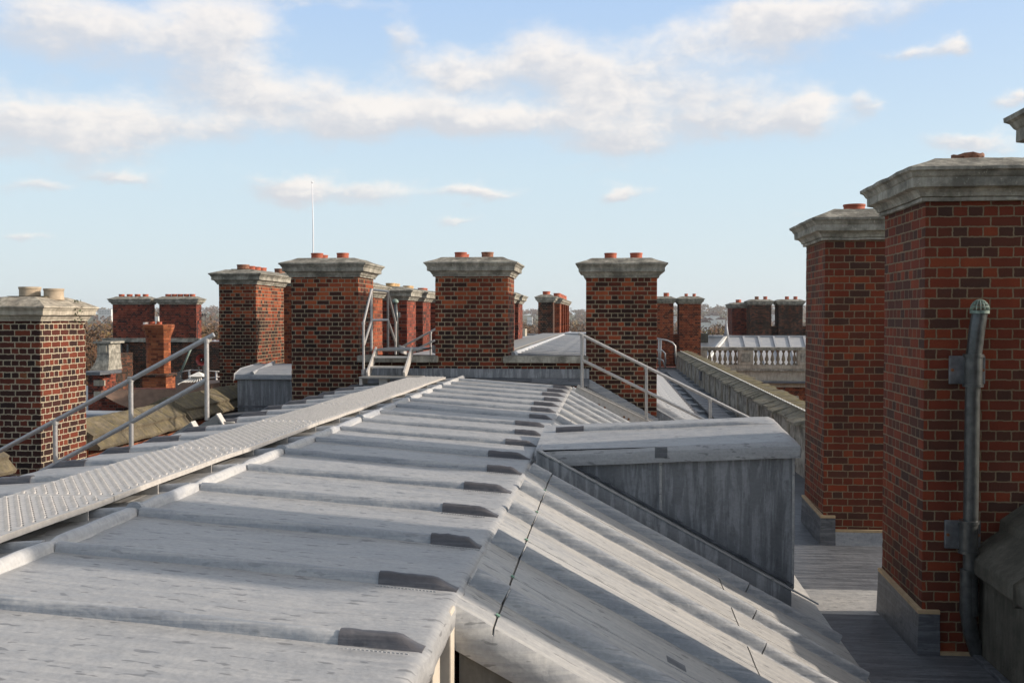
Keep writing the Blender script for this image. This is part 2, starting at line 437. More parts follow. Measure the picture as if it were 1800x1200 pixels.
def thing(name, label, cat, loc=(0, 0, 0), group=None):
    o = bpy.data.objects.new(name, None); o.empty_display_size = .2; COL.objects.link(o)
    o.location = loc; o['label'] = label; o['category'] = cat; o['kind'] = 'thing'
    if group: o['group'] = group
    return o
def tag(o, label, cat, group=None):
    o['label'] = label; o['category'] = cat; o['kind'] = 'thing'
    if group: o['group'] = group
    return o
def struct(o): o['kind'] = 'structure'; return o
def nz(x, y, z=0): return noise.noise(Vector((x, y, z)))

# ------------------------------------------------------------------ chimneys
CAPP = [(0.0, 0), (.035, 0.0), (.038, .026), (.028, .03), (.05, .034), (.062, .062), (.085, .088), (.125, .10), (.128, .104), (.13, .172), (.14, .18), (.158, .212), (.18, .225), (.182, .25)]
def cap_mesh(x0, x1, y0, y1, zt, k=1.0, hip=.11, inset=.10, seed=0, wear=.006):
    mb = MB(); rnd = random.Random(seed)
    def ring(off, z, last=False):
        a0, a1, b0, b1 = x0 - off, x1 + off, y0 - off, y1 + off
        nx, ny = max(2, int((x1 - x0) / .11)), max(2, int((y1 - y0) / .11))
        pts = []
        for i in range(nx): pts.append((a0 + (a1 - a0) * i / nx, b0, z))
        for i in range(ny): pts.append((a1, b0 + (b1 - b0) * i / ny, z))
        for i in range(nx): pts.append((a1 - (a1 - a0) * i / nx, b1, z))
        for i in range(ny): pts.append((a0, b1 - (b1 - b0) * i / ny, z))
        cx, cy = (x0 + x1) / 2, (y0 + y1) / 2
        out = []
        for j, (x, y, zz) in enumerate(pts):
            w = wear * (nz(x * 4 + seed, y * 4, z * 9) + .6 * nz(x * 13, y * 13 + seed, z * 20))
            if j in (nx // 2, 2 * nx + ny + ny // 2 - nx): w -= .008
            d = Vector((x - cx, y - cy, 0)).normalized()
            out.append(Vector((x, y, zz + .5 * w)) + d * w)
        return out
    prof = [(o * k, z * k) for o, z in CAPP]
    prof += [(-inset * .1, CAPP[-1][1] * k + hip * .62), (-inset, CAPP[-1][1] * k + hip), (-inset - .02, CAPP[-1][1] * k + hip + .004)]
    rs = [ring(o, zt + z) for o, z in prof]
    n = len(rs[0])
    vs = [v for r in rs for v in r]
    fs = [(i * n + j, i * n + (j + 1) % n, (i + 1) * n + (j + 1) % n, (i + 1) * n + j) for i in range(len(rs) - 1) for j in range(n)]
    fs += [tuple(range(n))[::-1], tuple((len(rs) - 1) * n + j for j in range(n))]
    mb.add(vs, fs)
    return mb, zt + CAPP[-1][1] * k + hip

def pot(parent, x, y, z, r, h, mat, broken=False, seed=1):
    mb = MB(); n = 24
    prof = [(r * 1.02, -.03), (r * 1.02, 0), (r * .98, h * .2), (r * .97, h * .78), (r * 1.03, h * .8), (r * 1.03, h), (r * .84, h), (r * .80, h * .3), (r * .78, -.02)]
    if h > .16: prof[4] = (r * 1.01, h * .86)
    mb.lathe((x, y, z), prof, n)
    if broken:
        rr = random.Random(seed); vs = []
        for i, v in enumerate(mb.v):
            ringi = i // n
            if ringi in (3, 4, 5, 6):
                dz = .035 * max(0, nz((i % n) * .6, seed)) + .02 * rr.random()
                v = (v[0], v[1], v[2] - dz)
            vs.append(v)
        mb.v = vs
    o = mb.build('chimney_pot', mat, parent, smooth=True, angle=35)
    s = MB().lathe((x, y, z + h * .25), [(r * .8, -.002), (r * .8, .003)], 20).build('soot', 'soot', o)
    return o

def chimney(label, x0, x1, y0, y1, zb, zt, mat, pots, k=1.0, hip=.11, inset=.10, name='chimney_stack', group='brick chimney stacks with stone caps', capmat='stone', seed=0, wear=.006, small=False):
    t = thing(name, label, 'chimney', ((x0 + x1) / 2, (y0 + y1) / 2, zb), group)
    if small:
        MB().box(x0, x1, y0, y1, zb, zt + .005).build('shaft', mat, t)
    else:
        rr = random.Random(seed + 100); rows_ = []; nzs = int((zt - zb) / .04)
        for iz in range(nzs + 1):
            z = zb + (zt + .005 - zb) * iz / nzs
            a = .007
            jt = [rr.uniform(0, a) for _ in range(4)]
            q = .02
            cx_ = [(x0 + jt[0], y0 + q), (x0 + q, y0 + jt[0]), (x1 - q, y0 + jt[1]), (x1 - jt[1], y0 + q), (x1 - jt[2], y1 - q), (x1 - q, y1 - jt[2]), (x0 + q, y1 - jt[3]), (x0 + jt[3], y1 - q)]
            cx_ = [(x0, y0 + q), (x0 + jt[0] * .6, y0 + jt[0] * .6), (x0 + q, y0), (x1 - q, y0), (x1 - jt[1] * .6, y0 + jt[1] * .6), (x1, y0 + q), (x1, y1 - q), (x1 - jt[2] * .6, y1 - jt[2] * .6), (x1 - q, y1), (x0 + q, y1), (x0 + jt[3] * .6, y1 - jt[3] * .6), (x0, y1 - q)]
            rows_.append([(x, y, z) for x, y in cx_] + [(cx_[0][0], cx_[0][1], z)])
        MB().grid(rows_).build('shaft', mat, t)
    cm, ztop = cap_mesh(x0, x1, y0, y1, zt, k, hip, inset, seed, wear)
    cm.build('cap', capmat, t)
    if not small and pots:
        fx = [p[0] for p in pots]; fy = [p[1] for p in pots]; fm = MB()
        bx = (max(min(fx) - .2, x0 + inset), min(max(fx) + .2, x1 - inset)); by = (max(min(fy) - .2, y0 + inset), min(max(fy) + .2, y1 - inset))
        fm.prism([(bx[0], by[0]), (bx[1], by[0] + .01), (bx[1] + .01, by[1]), (bx[0] + .01, by[1])], 'z', ztop - .02, ztop + .018)
        fm.build('flaunching', 'mortar_old', t, bevel=.02)
    for (px_, py_, r_, h_, m_) in pots:
        pot(t, px_, py_, ztop - .006, r_, h_, m_[1:] if m_[0] == '!' else m_, broken=m_[0] == '!', seed=seed)
    return t

YR = 18.2   # front plane of the cross wall with the three stacks
def row3(pxa, pxb, label, zb, pots, seed, ztpx=487):
    x0, x1 = XX(pxa, YR - .02), XX(pxb, YR - .02)
    zt = ZZ((pxa + pxb) / 2, ztpx, YR)
    pp = [(XX(p, YR + .58), YR + .58, .112, .125, m_) for p, m_ in pots] + [(XX(p, YR + .58) + .0, YR + .92, .108, .11, 'clay') for p, m_ in pots[:1]]
    return chimney(label, x0, x1, YR - .02, YR + 1.17, zb, zt, 'brick_mid', pp, seed=seed, hip=.10, inset=.09)
row3(512, 630, 'sooty brick chimney stack standing just left of the metal stile, two clay pots', -2.4, [(558, 'clay'), (603, 'clay')], 3)
row3(765, 893, 'brick chimney stack in the middle of the cross wall, one of its pots darker', -1.3, [(810, 'clay'), (857, 'clay_old')], 5, 486)
row3(1030, 1155, 'brick chimney stack right of centre behind the sloping handrail, with two clay pots', -2.4, [(1073, 'clay'), (1118, 'clay')], 8, 488)

# near right stacks
S1X, S1Y = XX(1625, 8.3), 8.3
chimney('largest red brick chimney stack at the right edge, with a broken pot', S1X, S1X + 1.55, S1Y, 9.49, -2.9, .9, 'brick_red',
        [(XX(1698, 8.9), 8.9, .125, .115, '!clay_old'), (S1X + 1.1, 8.9, .125, .085, 'clay_old')], seed=11, k=1.0, hip=.10, inset=.1, wear=.009)
chimney('tall red brick stack behind the largest one, one low orange pot on its cap', S1X - .01, S1X + .78, 12.0, 13.14, -2.75, .875, 'brick_red',
        [(XX(1500, 12.55), 12.55, .125, .10, 'clay')], seed=14, k=.98, hip=.12, inset=.12, wear=.009)
chimney('chimney stack with only its stone cap corner showing at the right edge', S1X, S1X + 1.55, 4.85, 6.04, -2.9, .9, 'brick_red',
        [(S1X + .5, 5.4, .125, .085, 'clay_old')], seed=17, hip=.10)
# mortar flaunch under the pots of the near stack is part of it
# left near chimney
LX = XX(70, 13.2)
chimney('low chimney stack at the left edge with thick pale mortar and two buff pots', LX - 1.35, LX, 13.2, 14.41, -3.0, -.055, 'brick_left',
        [(XX(53, 13.8), 13.8, .145, .155, 'buff'), (XX(95, 13.8), 13.8, .135, .13, 'buff')], seed=21, k=.80, hip=.13, inset=.16, wear=.016, capmat='stone_light')
# chimney 2, left of the row
C2Y = 22.5
c2x = XX(450, C2Y)
chimney('brick stack behind the small lead dormer, its right side in full sun', XX(385, C2Y), c2x, C2Y, 24.5, -3.2, ZZ(420, 500, C2Y), 'brick_mid',
        [(c2x - .42, C2Y + .35, .14, .13, 'clay_old'), (c2x - .42, C2Y + .8, .12, .12, 'clay'), (c2x - .42, C2Y + 1.2, .12, .12, 'clay'), (c2x - .42, C2Y + 1.6, .12, .12, 'clay')], seed=24, hip=.09)
chimney('chimney stack mostly hidden between the two stacks left of the stile, its cap just showing', XX(488, 26.6), XX(540, 26.6), 26.6, 28.0, -3.0, ZZ(500, 503, 26.6), 'brick_orange',
        [(XX(492, 27.2), 27.2, .14, .14, 'clay_old'), (XX(504, 27.4), 27.4, .12, .12, 'clay')], seed=27)
# row C, beyond the stile
for (ya, yb, lab, ptm, n, zz) in ((21.2, 22.7, 'sunlit chimney stack seen through the tall handrail of the stile', 'clay', 2, 0.42),
                              (25.5, 26.7, 'chimney stack right of the stile handrail, with buff yellow pots', 'buff_pot', 3, .42),
                              (27.7, 28.9, 'narrow sunlit chimney stack next behind the one with buff pots', 'buff_pot', 2, .42),
                              (29.9, 31.1, 'last dark stack of the row right of the stile, just showing beside the middle stack', 'clay', 2, .42)):
    X = -5.1
    chimney(lab, X - .95, X, ya, yb, -1.3, zz, 'brick_far' if ya != 21.2 else 'brick_orange',
            [(X - .5, ya + .35 + .3 * i, .12, .11, ptm) for i in range(n)], seed=int(ya * 3), hip=.09)
chimney('front one of the two chimney stacks peeping out right of the middle stack', -3.8, -2.9, 29.9, 31.2, -1.2, .42, 'brick_far', [(-3.3, 30.5, .12, .1, 'clay'), (-3.05, 30.5, .1, .1, 'clay')], seed=41, small=True)
chimney('rear one of the two chimney stacks peeping out right of the middle stack', -3.8, -2.88, 32.2, 33.8, -1.2, .42, 'brick_far', [(-3.2, 32.9, .12, .1, 'clay')], seed=42, small=True)
# group A
ax0, ax1 = XX(946, 45), XX(972, 45)
chimney('dark chimney stack standing at the far end of the flat lead roof', ax0, ax1, 45, 46.3, -1.6, ZZ(960, 531, 45), 'brick_black', [((ax0 + ax1) / 2, 45.6, .17, .16, 'clay')], seed=44, small=True, k=.9)
ta = chimney('long orange chimney stack with ribbed side at the far end of the flat roof', XX(973, 48), XX(984, 48), 48, 59, -1.8, ZZ(985, 534, 50), 'brick_orange', [(XX(980, 49.), 48.6 + 1.7 * i, .17, .16, 'clay') for i in range(5)], seed=45, small=True, k=.9)
for i in range(4):
    MB().box(XX(984, 48) + .0, XX(984, 48) + .09, 49.5 + 2.3 * i, 49.9 + 2.3 * i, -1.2, ZZ(985, 534, 50) - .02).build('rib', 'brick_orange', ta)
# group D
D1 = chimney('slim orange chimney stack right of the handrail stack with one clay pot, farther off', XX(1150, 48), XX(1184, 48), 48, 49.3, -2.3, ZZ(1170, 533, 48), 'brick_orange', [(XX(1171, 48.5), 48.5, .13, .18, 'clay')], seed=50, small=True, k=.85)
D2 = chimney('square orange chimney stack with two small clay pots left of the glimpse of hillside', XX(1194, 48), XX(1232, 48), 48, 49.4, -2.3, ZZ(1212, 534, 48), 'brick_orange', [(XX(1206, 48.5), 48.5, .08, .14, 'clay'), (XX(1220, 48.5), 48.5, .08, .14, 'clay')], seed=51, small=True, k=.95)
tag(MB().box(XX(1184.3, 48.2), XX(1193.7, 48.2), 48.2, 49.2, -2.3, ZZ(1190, 588, 48)).build('brick_wall', 'brick_orange'), 'low brick wall joining the two slim orange chimney stacks', 'wall')
# group E
E = 66.0
chimney('red chimney stack with pots in depth, leftmost of the three above the balustrade', XX(1292, E), XX(1318, E), E + 1.5, E + 4, -3, ZZ(1300, 541, E), 'brick_far', [(XX(1304 + 3 * i, E), E + 2.0 + .6 * i, .15, .2, 'clay') for i in range(3)], seed=55, small=True)
chimney('dark brick chimney stack, middle of the three above the balustrade', XX(1318.5, E), XX(1356, E), E, E + 1.6, -3, ZZ(1337, 536, E), 'brick_black', [(XX(1330, E + .8), E + .8, .13, .2, 'clay_old'), (XX(1345, E + .8), E + .8, .13, .2, 'clay')], seed=56, small=True)
chimney('dark brick chimney stack, rightmost of the three above the balustrade', XX(1369, E), XX(1411, E), E, E + 1.6, -3, ZZ(1390, 536, E), 'brick_black', [(XX(1383, E + .8), E + .8, .13, .2, 'clay'), (XX(1398, E + .8), E + .8, .13, .2, 'clay')], seed=57, small=True)
tag(MB().box(XX(1318, E), XX(1450, E), E + .35, E + 1.2, -6, ZZ(1360, 573, E)).build('brick_wall', 'brick_black'), 'dark brick wall under the three stacks above the balustrade', 'wall')
# group F
Fy = 45.0
F1x0, F1x1, F2x0, F2x1 = XX(198, Fy), XX(262, Fy), XX(280, Fy), XX(345, Fy)
fz = ZZ(250, 535, Fy)
for (a, b, n, lab, sd_) in ((F1x0, F1x1, 4, 'broad red brick stack with four low pots, left of the pair on the dark wall', 60),
                       (F2x0, F2x1, 5, 'broad red brick stack with five pots, right of the pair on the dark wall', 61)):
    chimney(lab, a, b, Fy, Fy + .6, ZZ(250, 594, Fy), fz, 'brick_far', [(a + (b - a) * (.17 + .66 * i / (n - 1)), Fy + .3, .13, .12, 'clay') for i in range(n)], seed=sd_, small=True)
wallF = thing('brick_wall', 'long black sooty brick wall beneath the pair of broad red stacks', 'wall', (F1x0, Fy, -6))
MB().box(XX(185, Fy), XX(385, Fy) + 4, Fy - .25, Fy + .9, -6, ZZ(250, 596, Fy) - .12).build('wall', 'brick_black', wallF)
MB().box(XX(190, Fy) - .1, XX(357, Fy), Fy - .4, Fy + 1.0, ZZ(250, 596, Fy) - .12, ZZ(250, 594, Fy)).build('ledge', 'stone', wallF)
for p in (213, 224, 318):
    x = XX(p, Fy - .35)
    MB().tube([(x, Fy - .35, -6), (x, Fy - .35, ZZ(p, 605 if p < 300 else 650, Fy))], .05, 8).build('downpipe', 'pipe', wallF)
tag(MB().box(XX(164, 42), XX(187, 42) + .2, 42, 44, -6, ZZ(175, 640, 42)).box(XX(172, 42), XX(187, 42) + .2, 42.1, 44, ZZ(175, 640, 42) - .01, ZZ(175, 622, 42)).build('brick_wall', 'brick_black'), 'stepped brick wall end beside the grey stone pedestal', 'wall')

# stone pedestal with panel
pd = thing('stone_pedestal', 'grey stone pedestal with a sunk panel and flared base, far left', 'pedestal', (XX(180, 40), 40, -4))
a, b = XX(170, 40), XX(191, 40)
zt_, zm_, zb_ = ZZ(180, 600, 40), ZZ(180, 622, 40), ZZ(180, 650, 40)
MB().box(a, b, 40, 41, zm_, zt_ - .08).build('block', 'stone', pd, bevel=.02)
MB().box(a + .1, b - .1, 39.975, 40.0, zm_ + .08, zt_ - .16).build('panel', 'stone_light', pd)
MB().box(a - .12, b + .12, 39.9, 41.1, zt_ - .08, zt_).build('cornice', 'stone', pd)
rows = []
for i in range(9):
    tt = i / 8; w = .22 * tt ** 2
    rows.append([(a - w, 40 - w, zm_ - (zm_ - zb_) * tt), (b + w * .3, 40 - w, zm_ - (zm_ - zb_) * tt), (b + w * .3, 41, zm_ - (zm_ - zb_) * tt)])
MB().grid(rows).build('base', 'stone', pd)
cn = thing('grey_canopy', 'flat grey lead ledge below the stone pedestal', 'ledge', (a, 39, zb_))
MB().box(XX(150, 39), XX(184, 39), 38.6, 40.4, zb_ - .14, zb_).build('slab', 'lead_drk', cn, bevel=.02)
lw = thing('brick_wall', 'small red brick wall with a cream stone block below the grey ledge', 'wall', (XX(168, 40), 40, -8))
MB().box(XX(160, 40), XX(186, 40), 39.7, 40.8, -8, zb_ - .14).build('wall', 'brick_far', lw)
MB().box(XX(163, 39.6), XX(182, 39.6), 39.62, 39.7, ZZ(170, 678, 39.6), ZZ(170, 668, 39.6)).build('block', 'stone_light', lw)
MB().box(XX(163, 39.6), XX(182, 39.6), 39.62, 39.7, ZZ(170, 698, 39.6), ZZ(170, 688, 39.6)).build('sill', 'stone_light', lw)

# terracotta fluted chimney
G = 30.0
gt = thing('chimney_stack', 'bright orange fluted brick chimney with a flared top in front of the dark wall', 'chimney', (XX(268, G), G + .35, ZZ(268, 690, G)))
gx0, gx1 = XX(249, G), XX(289, G); gz = lambda y: ZZ(268, y, G)
def oct_pair(grow):
    w = (gx1 - gx0) / 2; cs = [(gx0 + w / 2 , G + .35), (gx1 - w / 2, G + .35)]
    pts = []
    r = w / 2 / math.cos(R(22.5)) + grow
    L_ = [(cs[0][0] + r * math.cos(R(a_)), cs[0][1] + r * math.sin(R(a_))) for a_ in (67.5, 112.5, 157.5, 202.5, 247.5, 292.5)]
    R_ = [(cs[1][0] + r * math.cos(R(a_)), cs[1][1] + r * math.sin(R(a_))) for a_ in (247.5, 292.5, 337.5, 22.5, 67.5, 112.5)]
    return L_ + R_
prof = [(0, gz(662)), (0, gz(600)), (.012, gz(598)), (.012, gz(596)), (0, gz(594)), (.04, gz(588)), (.08, gz(582)), (.12, gz(577)), (.13, gz(571)), (.10, gz(570))]
vs = []; n = 12
for g_, z_ in prof: vs += [(x, y, z_) for x, y in oct_pair(g_)]
fs = [(i * n + j, i * n + (j + 1) % n, (i + 1) * n + (j + 1) % n, (i + 1) * n + j) for i in range(len(prof) - 1) for j in range(n)] + [tuple((len(prof) - 1) * n + j for j in range(n))]
MB().add(vs, fs).build('shaft', 'brick_terra', gt)
MB().box(gx0 - .0, gx1 + .02, G + .02, G + .7, gz(700), gz(663)).build('base', 'brick_terra', gt)
MB().box(gx0 - .07, gx1 + .07, G - .05, G + .76, gz(663), gz(657)).build('band', 'brick_black', gt, bevel=.03)
pot(gt, XX(256, G + .3), G + .3, gz(570), .08, .06, 'white'); pot(gt, XX(268, G + .3), G + .3, gz(570), .08, .08, 'clay'); pot(gt, XX(280, G + .3), G + .3, gz(570), .08, .08, 'clay')

# ------------------------------------------------------------------ main lead roof
RX, REX, LEX = -2.6, -.655, -4.56
RZ = -1.085
PIT = .0714
Y0, Y1 = -1.0, 18.18
ROLLS = [round(3.68 + .852 * i, 3) for i in range(-5, 17)]
ROLLS = [y + .03 * math.sin(y * 7) for y in ROLLS if y < Y1 - .25]
def deck_z(x, y):
    z = RZ - PIT * abs(x - RX)
    z += .0045 * nz(x * .45, y * 5.5) + .005 * nz(x * 1.3 + 5, y * 2.1) + .002 * nz(x * 5, y * 9)
    return z
roof = thing('roofed_building', 'nearest building top under a low pitched grey lead roof with cross rolls', 'building', (RX, 9, -20))
def deck_side(sgn, edge):
    xs = [abs(edge - RX) * i / 34 for i in range(35)]
    rows = []
    y = Y0
    ys = []
    while y < Y1: ys.append(y); y += .055
    ys.append(Y1)
    for y in ys:
        ph = min(abs(y - r) for r in ROLLS)
        sc = .012 * math.exp(-(ph / .07) ** 2) + .008 * nz(y * 1.7, sgn)
        row = []
        e = abs(edge - RX) + sc
        for u in xs:
            uu = u / abs(edge - RX) * (e - .045)
            row.append((RX + sgn * uu, y, deck_z(RX + sgn * uu, y)))
        zb = deck_z(RX + sgn * (e - .045), y)
        row += [(RX + sgn * (e - .025), y, zb - .006), (RX + sgn * (e - .008), y, zb - .02), (RX + sgn * e, y, zb - .045), (RX + sgn * (e - .002), y, zb - .10), (RX + sgn * (e - .01), y, zb - .115)]
        rows.append(row)
    MB().grid(rows).build('lead_sheet', 'lead', roof, smooth=True)
deck_side(1, REX); deck_side(-1, LEX)

def hump(mb, path, w, h, wob=.002, endtaper=None, seed=0, skirt=.006, lump=1.0):
    """lead covered roll: path of (point, along-up-normal) ; cross section lies across the path"""
    prof = [(-1.25, 0), (-.98, .03), (-.88, .16), (-.82, .45), (-.62, .78), (-.3, .96), (0, 1.0), (.3, .96), (.62, .78), (.82, .45), (.88, .16), (.98, .03), (1.25, 0)]
    rows = []
    for i, (p, up, tan) in enumerate(path):
        p, up, tan = Vector(p), Vector(up).normalized(), Vector(tan).normalized()
        side = tan.cross(up).normalized()
        k = 1 + lump * (.10 * nz(i * .37, seed) + .06 * nz(i * 1.1, seed + 3))
        hh = h * k * (endtaper[i] if endtaper else 1)
        off = wob * nz(i * .5, seed * 1.3)
        rows.append([p + side * (a * w / 2 + off) + up * (b * hh - skirt * (1 - b)) for a, b in prof])
    mb.grid(rows)
    # close ends
    n = len(prof)
    for r_, rev in ((rows[0], True), (rows[-1], False)):
        mb.add(r_, [tuple(range(n))[::-1] if rev else tuple(range(n))])
    return mb

for ri, yr in enumerate(ROLLS):
    for sgn, edge in ((1, REX), (-1, LEX)):
        e = abs(edge - RX)
        length = .27 + .05 * math.sin(ri * 2.3 + sgn)
        tipgap = .07
        xa, xb = .04, e - tipgap - length + .02
        n = 26
        path = []
        for i in range(n + 1):
            u = xa + (xb - xa) * i / n
            x = RX + sgn * u
            path.append(((x, yr, deck_z(x, yr)), (0, 0, 1), (sgn, 0, -PIT)))
        ro = hump(MB(), path, .084, .044, .006, None, ri + 40 * (sgn > 0)).build('roll', 'lead_roll', roof, smooth=True, angle=60, uvm='x')
        path = []; tp = []
        for i in range(13):
            tt = i / 12
            u = e - tipgap - length + (length + .045) * tt
            x = RX + sgn * u
            path.append(((x, yr, deck_z(x, yr) + .001), (0, 0, 1), (sgn, 0, -PIT)))
            tp.append(1.0 if tt < .72 else max(.07, 1 - (tt - .72) / .28))
        hump(MB(), path, .098, .050, .0015, tp, ri + 7).build('roll_end', 'lead_dark', ro, smooth=True, angle=50, uvm='x')
        if sgn > 0 and yr < 9:
            mb = MB(); ru = random.Random(ri)
            for i in range(34):
                x = path[0][0][0] + .008 * i
                mb.obox((x, yr - .074 - .003 * (i % 2), deck_z(x, yr) + .002), (1, .6 * (-1) ** i, 0), (-.6 * (-1) ** i, 1, 0), (0, 0, 1), .006, .0016, .002)
            mb.build('weld_seam', 'lead_white', ro)
# ridge roll
segs = [Y0] + [y for i, y in enumerate(ROLLS) if i % 3 == 1] + [Y1 - .12]
for si in range(len(segs) - 1):
    a_, b_ = segs[si], segs[si + 1]
    n = max(6, int((b_ - a_) / .07)); path = []
    for i in range(n + 1):
        y = a_ + (b_ - a_) * i / n
        ph = min(abs(y - r) for r in ROLLS)
        path.append(((RX + .006 * nz(y * 2, 3), y, RZ - .004 - .012 * math.exp(-(ph / .06) ** 2)), (0, 0, 1), (0, 1, 0)))
    hump(MB(), path, .080, .056, .004, None, si + 90).build('ridge_roll', 'lead_white', roof, smooth=True, angle=60, uvm='y')
    if si:
        mb = MB(); mb.tube([(RX, a_ - .012, RZ + .02), (RX, a_ + .03, RZ + .014)], .052, 14); mb.build('collar', 'lead_roll', roof, smooth=True, angle=40)

# right slope ------------------------------------------------------------------
SP = .535
SR = [3.9, 4.78, 5.66, 6.57, 7.42, 8.27]
SX0, SZ0 = -.665, -1.255
SXB, SZB = 1.86, -1.255 - .535 * (1.86 + .665)
def slope_z(x, y): return SZ0 - SP * (x - SX0) + .004 * nz(x * .6 + 9, y * 5) + .004 * nz(x * 2, y * 3 + 4)
SN = Vector((SP, 0, 1)).normalized(); ST = Vector((1, 0, -SP)).normalized()
def slope_sheet(ya, yb, verge, step_rows=(0.16, 1.55)):
    xs = []
    x = SX0
    while x < SXB: xs.append(x); x += .06
    xs.append(SXB)
    J = [SX0 + .168, SX0 + 1.53]
    xs = sorted([v for v in xs if min(abs(v - j) for j in J) > .02] + [j + q for j in J for q in (-.005, -.0025, .0025, .005)])
    rows = []
    ys = []; y = ya
    while y < yb: ys.append(y); y += .07
    ys.append(yb)
    RR = SR if verge else [10.75 + .85 * i for i in range(9)]
    WL = [r_ + .44 for r_ in RR if ya + .05 < r_ + .44 < yb - .05]
    ys = sorted([v for v in ys if not WL or min(abs(v - w) for w in WL) > .018] + [w + q for w in WL for q in (-.007, -.003, .003, .007)])
    if verge:
        rows.append([(x, ya - .035, slope_z(x, ya) - .17 - .012 * nz(x, 1)) for x in xs])
        rows.append([(x, ya - .045, slope_z(x, ya) - .08) for x in xs])
        rows.append([(x, ya - .025, slope_z(x, ya) - .022) for x in xs])
    for y in ys:
        r_ = []
        for x in xs:
            lift = .010 if x < SX0 + step_rows[0] else (.006 if x < SX0 + step_rows[1] else 0)
            if min(abs(x - j) for j in J) < .003: lift = -.02
            if WL and x > J[0] and min(abs(y - w) for w in WL) < .004: lift -= .010
            r_.append((x, y, slope_z(x, y) + lift))
        rows.append(r_)
    return MB().grid(rows).build('slope_sheet', 'lead_slope', roof, smooth=True, angle=40)
slope_sheet(4.36, 8.6, True)
slope_sheet(8.6, 18.18, False)
def slope_roll(y, x0, x1, w=.09, h=.045, mat='lead_slope', seed=0, name='slope_roll'):
    n = max(8, int((x1 - x0) / .06)); path = []
    for i in range(n + 1):
        x = x0 + (x1 - x0) * i / n
        path.append(((x, y + .012 * nz(x * 1.1, y), slope_z(x, y) + .006), SN, ST))
    return hump(MB(), path, w, h, .002, None, seed, lump=.25).build(name, mat, roof, smooth=True, angle=60, uvm='x')
for i, y in enumerate(SR[1:]):
    slope_roll(y, SX0 + .01, SX0 + .163, .100, .080, mat='lead_roll', seed=i)
    slope_roll(y, SX0 + .173, SX0 + 1.5 + .06 * i, .090, .074, mat='lead_roll', seed=i + 10)
    slope_roll(y + .004, SX0 + 1.51 + .06 * i, SXB - .05, .080, .064, mat='lead_roll', seed=i + 20)
for i in range(9):
    y = 10.75 + .85 * i
    if y < 18: slope_roll(y, SX0 + .01, SXB - .05, .10, .07, mat='lead_roll', seed=i + 50)
# copper clips along the apron joint
for y in (4.52, 5.22, 6.1, 6.98, 7.85):
    x = SX0 + .17
    c = Vector((x, y, slope_z(x, y) + .012))
    MB().obox(c, ST, (0, 1, 0), SN, .010, .011, .003).build('clip', 'green_clip', roof)
# cheek under the near end of the slope
MB().prism([(SX0 + .02, SZ0 - .1), (SXB, SZB - .1), (SXB, -3.2), (SX0 + .02, -3.2)], 'y', 4.35, 4.5).build('end_cheek', 'lead_cheek_end', roof)
# lead patch on the slope
for (px, py, Yp, w, d_) in ((1191, 1172, 4.35, .10, .075),):
    xx = .345; yy = 5.31
    MB().obox((xx, yy, slope_z(xx, yy) + .004), ST, (0, 1, 0), SN, .055, .05, .003).build('patch', 'lead_drk', roof)
# left slope (seen only under the edge)
def lslope(x, y): return SZ0 - SP * (LEX + .01 - x) - .0
MB().grid([[(LEX + .01 - .1 * i, y, lslope(LEX + .01 - .1 * i, y)) for i in range(27)] for y in (Y0, 6, 12, 18.18)]).build('slope_sheet', 'lead_slope', roof)
# gutters
MB().box(SXB - .02, 4.05, -1, 9.34, -2.9, -2.655).build('gutter', 'lead_drk', roof)  # separate dark sheet, its tone also imitating the big stack's shadow
MB().box(SXB - .02, 4.05, 9.34, 10.2, -2.9, -2.66).build('gutter', 'lead_slope', roof)  # paler lead imitates the sunlit patch between the stacks
MB().add([(SXB - .02, 10.2, -2.66), (4.05, 10.2, -2.66), (4.05, 14, -2.55), (SXB - .02, 14, -2.55)], [(0, 1, 2, 3)]).build('gutter', 'lead_drk', roof)  # floor from here on in darker lead, imitating shade beyond the sunlit patch
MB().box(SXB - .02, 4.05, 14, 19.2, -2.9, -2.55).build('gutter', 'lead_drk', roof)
MB().box(-8.2, -7.0, -1, 19, -2.9, -2.6).build('gutter', 'lead_drk', roof)
# building under it all
MB().box(-9.3, 4.3, -3, 60, -20, -3.0).build('wall', 'brick_far', roof)
# window under the roof edge at the near end
win = thing('casement_window', 'cream painted casement window frame under the near right edge of the lead roof', 'window', (-.7, 3, -2.6))
MB().box(-.74, -.66, 4.22, 4.325, -3.0, -1.235).build('jamb', 'cream', win, bevel=.006)
MB().box(-.74, -.668, 1.0, 4.17, -1.31, -1.235).build('head', 'cream', win, bevel=.004)
for (a, b) in ((3.93, 4.09), (3.62, 3.70), (3.2, 3.30), (2.7, 2.78)):
    MB().box(-.73, -.685, a, b, -3.0, -1.305).build('mullion', 'cream', win, bevel=.006)
MB().box(-.745, -.72, 1.0, 4.17, -3.0, -1.31).build('pane', 'glass', win)
MB().box(-.80, -.76, 0, 4.3, -3.0, -1.235).build('backing', 'soot', win)
MB().box(-.665, 3.9, -1, 4.34, -3.2, -3.05).build('sill_lead', 'lead_drk', win)

# dormer on the right slope -----------------------------------------------------
dm = thing('lead_dormer', 'boxy lead clad dormer jutting from the right slope, streaked dark grey cheek', 'dormer', (.5, 9.6, -2.3))
DY0, DY1, DX = 8.95, 10.3, 1.57
def curb_z(x): return slope_z(x, 20) + .16
# cheek polygon
MB().prism([(-.62, -1.19), (DX, -1.09), (DX, SZ0 - SP * (DX - SX0) + .10), (-.62, SZ0 + .10)], 'y', DY0, DY1).build('cheek', 'lead_wall', dm, bevel=.008)
